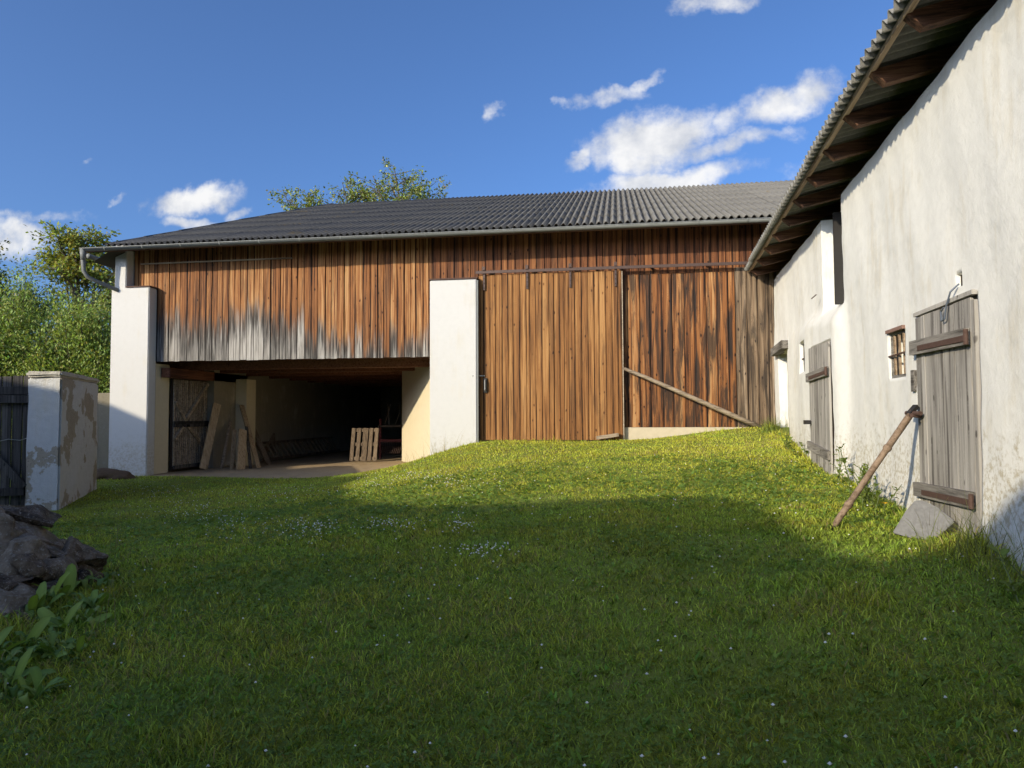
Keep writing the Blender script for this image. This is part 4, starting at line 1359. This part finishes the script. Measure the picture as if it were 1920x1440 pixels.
def place(px, Y): v = at_y(px, 780, Y); return v.x


GRP = 'trees and shrubs beyond the yard wall'
bush('willow_shrub', (place(150, 20.5), 20.5, -.1), (2.7, 2.3, 6.3), 'pale green willow shrub right behind the yard wall, nearest to the barn', 3, group=GRP)
bush('willow_shrub', (place(20, 20.0), 20.0, -.1), (2.9, 2.4, 6.4), 'pale green willow shrub behind the dark gate', 4, base=(.235, .31, .085), group=GRP)
bush('willow_shrub', (place(-120, 18.5), 18.5, -.1), (2.6, 2.2, 5.4), 'pale green willow shrub cut by the left picture edge', 5, n_stem=110, per=200, group=GRP)
bush('willow_shrub', (place(215, 23.5), 23.5, -.1), (2.0, 2.0, 6.2), 'shaded green shrub between the willows and the barn corner', 6, n_stem=110, per=220, base=(.17, .23, .06), group=GRP)
tree('leafy_tree', (place(140, 27), 27, -.1), 10.9, (0, 0, 8.6), (2.7, 2.3, 2.2), 'tall tree with yellowish leaves rising over the willow shrubs', 11, 20, .17, 30, (.23, .27, .065), .28, 12, .42, .2, .10, group=GRP)
tree('leafy_tree', (place(195, 31), 31, -.1), 8.6, (0, 0, 7.4), (1.7, 2, 2.2), 'dark leafy tree crown just left of the barn roof corner', 8, 18, .15, 30, (.15, .19, .045), .25, 13, .42, .18, .04, group=GRP)
tree('leafy_tree', (place(25, 26), 26, -.1), 7.6, (0, 0, 6.2), (2.6, 2.2, 1.75), 'dark bluish green tree behind the willow shrubs at the left', 10, 20, .13, 34, (.13, .19, .06), .25, 14, .4, .18, .0, group=GRP)
tree('leafy_tree', (place(-70, 24), 24, -.1), 9.2, (0, 0, 7.2), (2.0, 2.2, 2.2), 'tree at the left picture edge with one twig reaching into the sky', 8, 14, .14, 26, (.10, .13, .03), .25, 15, .42, .18, .05, group=GRP)
YT = 34.0
tree('roof_tree', (place(745, YT), YT, .0), 14.6, (.5, 0, 12.9), (3.3, 2.4, 2.2), 'tree with loose leaf clusters rising behind the barn ridge', 12, 9, .15, 26, (.25, .30, .085), .3, 21, .36, .2, .08, start=.6, group='trees behind the barn roof')
tree('roof_tree', (place(672, YT), YT, .0), 14.1, (-.1, 0, 13.0), (2.0, 1.6, 1.1), 'low tree top left of the tallest one behind the barn ridge', 8, 9, .15, 24, (.25, .30, .085), .3, 22, .36, .16, .08, start=.65, group='trees behind the barn roof')
tree('roof_tree', (place(572, YT), YT, .0), 13.7, (.0, 0, 12.8), (2.0, 1.5, 1.0), 'small tree top showing just over the hip of the barn roof', 8, 9, .15, 24, (.25, .30, .085), .3, 23, .36, .16, .08, start=.65, group='trees behind the barn roof')

# ------------------------------------------------------------------ lawn cover
def lawn_mask(x, y):
    p = x * WR.x + y * WR.y
    front = np.interp(x, [-12, -9, -6.5, -5.2, -4.05, -3.95, 4], [15.0, 14.95, 14.55, 14.95, 15.3, 14.86, 14.95])
    ok = (p < 2.36) & (y < front)
    # not inside the gate pier or beyond the gate
    side = (x - A2.x) * dv.y - (y - A2.y) * dv.x
    ok &= ~((side < 0) & (y > 8.9) & (x < -7.5) & (y < 13))
    return ok


def scatter(n, r0, r1, power, half=rad(60), off=0.0, r=rng):
    """places round the viewer, denser near by"""
    k = 2 - power
    u = r.random(n)
    rr = (r0 ** k + u * (r1 ** k - r0 ** k)) ** (1 / k)
    a = r.uniform(-half, half, n) - YAW + off
    return rr * np.sin(a), rr * np.cos(a)


def fbm(x, y, s):
    v = np.zeros_like(x); a = 1.0
    for i in range(4):
        v += a * np.sin(x * s + 1.7 * np.sin(y * s * .9 + i) + i * 2.1) * np.cos(y * s * 1.1 + 1.3 * np.sin(x * s * .8 - i))
        s *= 2.1; a *= .55
    return v


def blades(n, r0, r1, power, lo, hi, width, name, label, base, seg2, seed, tall=1.0):
    r = np.random.default_rng(seed)
    x, y = scatter(n, r0, r1, power, r=r)
    k = lawn_mask(x, y); x, y = x[k], y[k]; n = len(x)
    dist = np.hypot(x, y)
    patch = fbm(x, y, .8); fine = fbm(x, y, 3.1)
    L = r.uniform(lo, hi, n) * (1 + .22 * patch + .18 * fine) * tall
    perp = x * WR.x + y * WR.y
    tuf = np.clip(fbm(x + 40, y - 17, 1.9) + .5 * fbm(x, y, 6.3) - .75, 0, 1)
    L = np.clip(L, .012, None) * (1 + 1.2 * np.clip((perp - 2.0) / .35, 0, 1)) * (1 + 1.1 * tuf)
    fr_ = np.interp(x, [-12, -4.05, -3.95, 4], [9, 9, 14.86, 14.95])
    L *= 1 + 1.3 * np.clip(1 - np.abs(fr_ - y) / .22, 0, 1) * (r.random(n) < .5)
    wd = width * np.clip(dist / 6, .75, 2.2) * r.uniform(.6, 1.3, n)
    az = r.uniform(0, 2 * np.pi, n); lean = r.uniform(.25, 1.25, n)
    z = EZ + ground_h(x, y) - .004
    B = np.stack([x, y, z], 1)
    dr = np.stack([np.cos(az) * np.sin(lean), np.sin(az) * np.sin(lean), np.cos(lean)], 1)
    a2 = r.uniform(0, 2 * np.pi, n)
    S = np.stack([np.cos(a2), np.sin(a2), np.zeros(n)], 1) * wd[:, None]
    dry = np.clip(.16 + .13 * patch + .08 * fine, 0.02, .55)
    c = np.array(base)[None] * (1 + r.normal(0, .36, (n, 1))) * (1 + .17 * patch[:, None])
    c[:, 0] *= 1 + .12 * fine
    mound = np.clip((y - 6.5) / 4, 0, 1) * np.clip((x + 5.5) / 3, 0, 1)          # drier turf on the mound, with sunlight painted into its tint
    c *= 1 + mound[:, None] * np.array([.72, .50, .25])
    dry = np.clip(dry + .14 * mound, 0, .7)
    wild = np.clip(1 - np.hypot((x + 4.6) / 1.5, (y - 4.2) / 2.2), 0, 1)         # rank growth round the dock plants
    L *= 1 + 2.6 * wild
    m = r.random(n) < dry * .55
    c[m] = np.array((.30, .25, .10)) * (1 + r.normal(0, .22, (m.sum(), 1)))
    c = np.clip(c, .006, .6)
    if seg2:
        M1 = B + dr * (L * .55)[:, None] + np.array([0, 0, 1]) * (L * .10)[:, None]
        T = B + dr * L[:, None] * np.array([1.12, 1.12, .86])
        V = np.stack([B - S, B + S, M1 + S * .8, M1 - S * .8, T], 1)
        i0 = np.arange(n)[:, None] * 5
        tri = np.concatenate([i0 + [0, 1, 2], i0 + [0, 2, 3], i0 + [3, 2, 4]], 0)
        return big_mesh(name, V.reshape(-1, 3), tri, 3, M['grass'], np.repeat(c, 5, 0)), label
    T = B + dr * L[:, None]
    V = np.stack([B - S, B + S, T], 1)
    return big_mesh(name, V.reshape(-1, 3), np.arange(n * 3).reshape(n, 3), 3, M['grass'], np.repeat(c, 3, 0)), label


GB = (.28, .355, .05)
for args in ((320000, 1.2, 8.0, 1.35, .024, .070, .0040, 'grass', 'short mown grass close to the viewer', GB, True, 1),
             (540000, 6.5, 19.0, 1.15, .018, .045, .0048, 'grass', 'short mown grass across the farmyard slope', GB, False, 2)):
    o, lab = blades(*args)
    tag(o, lab, 'grass', kind='stuff')

# clover carpet: small three-part leaves lying almost flat
r = np.random.default_rng(33)
x, y = scatter(110000, 1.3, 12, 1.35, r=r)
k = lawn_mask(x, y) & (fbm(x, y, 1.1) + r.normal(0, .5, len(x)) > -.15); x, y = x[k], y[k]; n = len(x)
z = EZ + ground_h(x, y) + r.uniform(.012, .042, n)
V = []; a0 = r.uniform(0, 6.28, n); sz = r.uniform(.007, .013, n) * np.clip(np.hypot(x, y) / 5, .8, 1.8)
tl = r.normal(0, .35, (n, 2))
for j in range(3):
    a = a0 + j * 2.094
    cx, sy = np.cos(a), np.sin(a)
    for (u, v) in ((0, 0), (.6, .55), (1.15, .45), (1.0, 0), (1.15, -.45), (.6, -.55)):
        px = (u * cx - v * sy) * sz; py = (u * sy + v * cx) * sz
        V.append(np.stack([x + px, y + py, z + px * tl[:, 0] + py * tl[:, 1] + (abs(v) > 0) * sz * .12], 1))
V = np.stack(V, 1)
i0 = np.arange(n)[:, None] * 18
Fc = np.concatenate([i0 + 6 * j + q for j in range(3) for q in ([0, 3, 2, 1], [0, 5, 4, 3])], 0)
cc = np.array((.14, .225, .045))[None] * (1 + r.normal(0, .2, (n, 1)))
tag(big_mesh('clover', V.reshape(-1, 3), Fc, 4, M['grass'], np.repeat(np.clip(cc, .005, 1), 18, 0)), 'low clover leaves growing through the lawn', 'clover', kind='stuff')

# broader leaves of plantain and dandelion lying in the turf
r = np.random.default_rng(35)
x, y = scatter(5200, 1.6, 11, 1.3, r=r); k = lawn_mask(x, y); x, y = x[k], y[k]
x = np.repeat(x, 4) + r.normal(0, .012, len(x) * 4); y = np.repeat(y, 4) + r.normal(0, .012, len(y) * 4); n = len(x)
az = r.uniform(0, 6.28, n); el = r.uniform(.15, 1.0, n)
D = np.stack([np.cos(az) * np.cos(el), np.sin(az) * np.cos(el), np.sin(el)], 1)
N = np.stack([-np.cos(az) * np.sin(el), -np.sin(az) * np.sin(el), np.cos(el)], 1) + r.normal(0, .15, (n, 3))
V, Fc = leaf_quads(np.stack([x, y, EZ + ground_h(x, y)], 1), N, D, r.uniform(.03, .075, n), .30, r)
tag(big_mesh('plantain', V, Fc, 4, M['grass'], tints(n, (.17, .27, .045), .25, r, 4)), 'broader plantain and dandelion leaves scattered through the turf', 'weeds', kind='stuff')

# white clover heads and daisies
cl = [(600, 995, 40, 16), (735, 990, 60, 14), (860, 990, 30, 20), (560, 1000, 70, 24), (520, 930, 110, 20), (300, 925, 90, 20), (330, 960, 90, 26), (420, 985, 80, 24), (780, 895, 46, 12), (700, 910, 40, 12), (850, 905, 60, 14), (900, 1040, 60, 14)]
fx = []; fy = []
for (px, py, a, b2) in cl:
    nn = int(20 + a * .75)
    for _ in range(nn):
        d = ray(px + rng.normal(0, a * .55), py + rng.normal(0, b2 * .55))
        t_ = 1.3 / -d.z
        for _k in range(6):
            t_ = -float(ground_h(np.array([d.x * t_]), np.array([d.y * t_]))[0]) / -d.z
        fx.append(d.x * t_); fy.append(d.y * t_)
x2, y2 = scatter(620, 2.2, 13, 1.0, r=rng)
x = np.concatenate([fx, x2]); y = np.concatenate([fy, y2]); k = lawn_mask(x, y); x, y = x[k], y[k]; n = len(x)
z = EZ + ground_h(x, y) + rng.uniform(.035, .06, n)
V = []; sz = rng.uniform(.006, .011, n)
oct_ = [(1, 0, 0), (0, 1, 0), (-1, 0, 0), (0, -1, 0), (0, 0, .8), (0, 0, -.6)]
V = np.stack([np.stack([x + q[0] * sz, y + q[1] * sz, z + q[2] * sz], 1) for q in oct_], 1)
i0 = np.arange(n)[:, None] * 6
Fc = np.concatenate([i0 + list(f) for f in ((0, 1, 4), (1, 2, 4), (2, 3, 4), (3, 0, 4), (1, 0, 5), (2, 1, 5), (3, 2, 5), (0, 3, 5))], 0)
M['petal'] = simple('white_petals', (.72, .71, .66), .7, 0, .1)
tag(big_mesh('clover_flowers', V.reshape(-1, 3), Fc, 3, M['petal']), 'scattered tiny white clover heads and daisies in the lawn', 'flowers', kind='stuff')


# ------------------------------------------------------------------ broad-leaved weeds
def leaf_blade(name, length, width, col, seed, arch=.45, n=7, wav=.14):
    r = np.random.default_rng(seed)
    V = []; 
    for i in range(n + 1):
        t_ = i / n
        w = width * (math.sin(math.pi * (t_ * .93 + .05)) ** .75) * (1 if t_ < 1 else 0) * .5
        cx = length * t_ * math.cos(arch * t_ * 1.6); cz = length * t_ * math.sin(.95 - arch * t_ * 1.5)
        for sgn in (-1, 0, 1):
            V.append((cx, sgn * w, cz + abs(sgn) * w * .22 + r.normal(0, wav) * w * abs(sgn)))
    Fc = []
    for i in range(n):
        a = i * 3
        Fc += [(a, a + 1, a + 4, a + 3), (a + 1, a + 2, a + 5, a + 4)]
    me = bpy.data.meshes.new(name); me.from_pydata(V, [], Fc); me.update()
    ca = me.color_attributes.new('tint', 'FLOAT_COLOR', 'POINT')
    for i, d in enumerate(ca.data):
        k = 1 + (.25 if i % 3 == 1 else 0)
        d.color = (col[0] * k, col[1] * k, col[2] * k, 1)
    me.polygons.foreach_set('use_smooth', [True] * len(me.polygons))
    me.materials.append(M['dock'])
    return me


DOCK = [leaf_blade('leaf', 1.0, w * .66, c, i, a) for i, (w, c, a) in enumerate((((.34), (.16, .25, .04), .5), ((.28), (.13, .21, .04), .7), ((.40), (.19, .28, .045), .35), ((.24), (.12, .2, .042), .55), ((.30), (.21, .28, .055), .8)))]


def leafy(name, x, y, nl, size, label, cat='weed', group=None, meshes=DOCK, up=0.0):
    o = empty(name, (x, y, gz(x, y)), label, cat, group)
    for k in range(nl):
        az = 2 * math.pi * (k + rng.uniform(-.3, .3)) / nl * 2.4; s_ = size * rng.uniform(.55, 1.15)
        tilt = rng.uniform(-.35, .7) + up
        m = (Matrix.Translation((x + rng.normal(0, size * .10), y + rng.normal(0, size * .10), gz(x, y) + .005)) @ Matrix.Rotation(az, 4, 'Z')
             @ Matrix.Rotation(-tilt, 4, 'Y') @ Matrix.Rotation(rng.normal(0, .35), 4, 'X') @ Matrix.Scale(s_, 4))
        link('leaf', meshes[rng.integers(len(meshes))], None, o, m)
    return o


DK = [(150, 1135, 9, .30, 'dock plant right in front of the long flat boulder'), (105, 1165, 9, .32, 'bright green dock plant left of the boulder foot'),
      (175, 1180, 8, .24, 'outermost dock plant towards the open lawn'), (60, 1185, 9, .28, 'dock plant under the dark grey stone of the heap'),
      (130, 1215, 10, .28, 'spreading dock plant in the middle of the weed patch'), (40, 1250, 10, .26, 'dock plant with narrow leaves below the stone heap'),
      (95, 1265, 9, .25, 'dock plant at the near side of the weed patch'), (20, 1310, 9, .27, 'large leaved dock plant near the lower left corner'),
      (70, 1330, 8, .22, 'low dock plant nearest to the viewer at the left edge'), (200, 1120, 7, .18, 'small dock plant at the tip of the long boulder'), (-40, 1270, 9, .3, 'dock plant cut by the left picture edge'),
      (10, 1205, 8, .25, 'dock plant beside the mossy flat stone'), (150, 1260, 7, .18, 'little dock plant at the lawn side of the patch')]
for (px, py, nl, s_, lab) in DK:
    p = at_h(px, py, -1.6)
    leafy('dock_plant', p.x, p.y, nl + 7, s_ * 1.0, lab, group='dock plants by the stone heap')


NARROW = [leaf_blade('leaf', 1.0, w, c, 80 + i, a) for i, (w, c, a) in enumerate(((.16, (.14, .22, .045), .5), (.2, (.11, .19, .04), .8), (.13, (.2, .25, .06), .65)))]
for k in range(34):
    p = at_h(rng.uniform(-30, 205), rng.uniform(1110, 1345), -1.6)
    if p.x > -2.6 - .18 * p.y: continue
    leafy('narrow_weed', p.x, p.y, 9, rng.uniform(.14, .24), 'narrow leaved weed filling the gaps between the dock plants', group='narrow weeds between the dock plants', meshes=NARROW, up=.25)


def tuft(name, x, y, n, lo, hi, label, base=(.09, .13, .03), wdt=.004, seed=1, spread_=.12, cat='grass tuft', lean=.5, group=None):
    r = np.random.default_rng(seed)
    bx = x + r.normal(0, spread_, n); by = y + r.normal(0, spread_, n)
    L = r.uniform(lo, hi, n); az = r.uniform(0, 6.28, n); ln = np.abs(r.normal(0, lean * .6, n)) + .08
    z = EZ + ground_h(bx, by) - .01
    B = np.stack([bx, by, z], 1); segs = 5; a2 = r.uniform(0, 6.28, n)
    S = np.stack([np.cos(a2), np.sin(a2), 0 * a2], 1) * wdt
    V = []
    for i in range(segs + 1):
        t_ = i / segs
        q = ln * (0.4 + 1.1 * t_)
        P = B + np.stack([np.cos(az) * np.sin(q), np.sin(az) * np.sin(q), np.cos(q)], 1) * (L * t_)[:, None]
        w = (1 - t_ * .9)
        V += [P - S * w, P + S * w]
    V = np.stack(V, 1); k = 2 * (segs + 1)
    i0 = np.arange(n)[:, None] * k
    Fc = np.concatenate([i0 + [2 * i, 2 * i + 1, 2 * i + 3, 2 * i + 2] for i in range(segs)], 0)
    c = np.array(base)[None] * (1 + r.normal(0, .2, (n, 1)))
    return tag(big_mesh(name, V.reshape(-1, 3), Fc, 4, M['grass'], np.repeat(np.clip(c, .01, 1), k, 0)), label, cat, group)


p = wp(5.55, 2.22, 0)
tuft('grass_tuft', p.x, p.y, 70, .18, .62, 'tall grass tuft at the near corner of the stable door', (.17, .19, .06), .0035, 3, .14)
p = wp(5.0, 2.2, 0)
tuft('grass_tuft', p.x, p.y, 80, .15, .55, 'rank grass along the shaded wall at the right picture edge', (.16, .19, .06), .0035, 4, .22)
p = wp(6.1, 2.28, 0)
tuft('grass_tuft', p.x, p.y, 36, .1, .4, 'thin dry grass in front of the near stable door', (.16, .14, .06), .003, 5, .16)
tuft('grass_tuft', -3.7, 14.75, 46, .15, .55, 'thin dry stalks at the foot of the middle white pier', (.30, .24, .13), .0028, 6, .28, lean=.35)
tuft('grass_tuft', -4.3, 14.85, 26, .12, .45, 'thin dry stalks left of the middle white pier', (.30, .24, .13), .0028, 7, .22, lean=.4)
p = at_h(225, 890, -1.34); tuft('grass_tuft', p.x, p.y - .1, 120, .1, .26, 'green tuft at the foot of the barn corner buttress', (.06, .10, .025), .006, 8, .22)
p = wp(14.5, 2.2, 0); tuft('grass_tuft', p.x, p.y, 170, .12, .34, 'thick green grass at the doorway by the barn', (.15, .2, .04), .005, 9, .13)
for i, (px, py) in enumerate(((110, 1150), (60, 1110), (190, 1230), (230, 1000), (215, 1060))):
    p = at_h(px, py, -1.6)
    tuft('grass_stalk', p.x, p.y, 5, .35, .75, ['thin seed stalks rising over the long boulder', 'pale stalks growing between the stones', 'bent seed stalks at the edge of the dock patch', 'single long stalk in the lawn behind the boulder', 'two pale stalks at the tip of the boulder'][i], (.22, .20, .10), .0024, 30 + i, .05, 'grass stalk', .35)

SMALL = [leaf_blade('leaf', 1.0, w, c, 40 + i, a) for i, (w, c, a) in enumerate(((.55, (.14, .19, .03), .6), (.6, (.12, .17, .03), .4), (.5, (.16, .20, .035), .8)))]


def weed(name, d, p_, hgt, nst, label, seed):
    r = np.random.default_rng(seed)
    c = wp(d, p_, 0); z0 = gz(c.x, c.y)
    o = empty(name, (c.x, c.y, z0), label, 'weed', 'leafy weeds along the stable wall')
    m = MB()
    for i in range(nst):
        b0 = Vector((c.x + r.normal(0, .07), c.y + r.normal(0, .13), z0 - .01))
        e2 = b0 + Vector((r.normal(-.05, .09), r.normal(0, .12), hgt * r.uniform(.55, 1.1)))
        m.tube([b0, b0.lerp(e2, .5) + Vector((r.normal(0, .02), 0, 0)), e2], [.006, .005, .003], 4, False)
        for k in range(9):
            q = b0.lerp(e2, r.uniform(.2, 1.02))
            mm = Matrix.Translation(q) @ Matrix.Rotation(r.uniform(0, 6.28), 4, 'Z') @ Matrix.Rotation(-r.uniform(-.5, .5), 4, 'Y') @ Matrix.Scale(r.uniform(.05, .095), 4)
            link('leaf', SMALL[r.integers(3)], None, o, mm)
    m.build('stems', M['leaf_stem'], o)
    return o


M['leaf_stem'] = simple('green_stems', (.10, .13, .04), .7)
WEEDS = [(9.35, 2.22, .42, 5, 'leafy weed at the foot of the thick wall corner'), (8.6, 2.2, .34, 6, 'leafy weed beneath the barred near window'), (8.0, 2.18, .42, 8, 'tallest leafy weed, left of the near stable door'),
         (7.55, 2.15, .30, 6, 'yellowish leafy weed between the prop pole and the granite block'), (11.7, 2.2, .26, 5, 'leafy weed left of the far grey door'), (12.6, 2.2, .26, 5, 'leafy weed under the far window'), (4.7, 2.2, .3, 5, 'dark leafy weed in the shade at the right picture edge')]
for i, wv in enumerate(WEEDS):
    weed('leafy_weed', *wv, 60 + i)
dn = at_h(1657, 970, -1.0)
dd = empty('dandelion', (dn.x, dn.y, gz(dn.x, dn.y)), 'yellow dandelion in the sunny grass left of the granite block', 'flower')
M['yellow'] = simple('yellow_petals', (.75, .42, .01), .7)
MB().tube([(dn.x, dn.y, gz(dn.x, dn.y)), (dn.x + .01, dn.y, gz(dn.x, dn.y) + .10)], .004, 5).build('stem', M['leaf_stem'], dd)
mm = MB()
for k in range(14):
    a = k * .4488
    c0 = Vector((dn.x + .01, dn.y, gz(dn.x, dn.y) + .10))
    mm.add([c0, c0 + Vector((.026 * math.cos(a - .2), .026 * math.sin(a - .2), .008)), c0 + Vector((.026 * math.cos(a + .2), .026 * math.sin(a + .2), .012))], [(0, 1, 2)])
mm.build('petals', M['yellow'], dd)
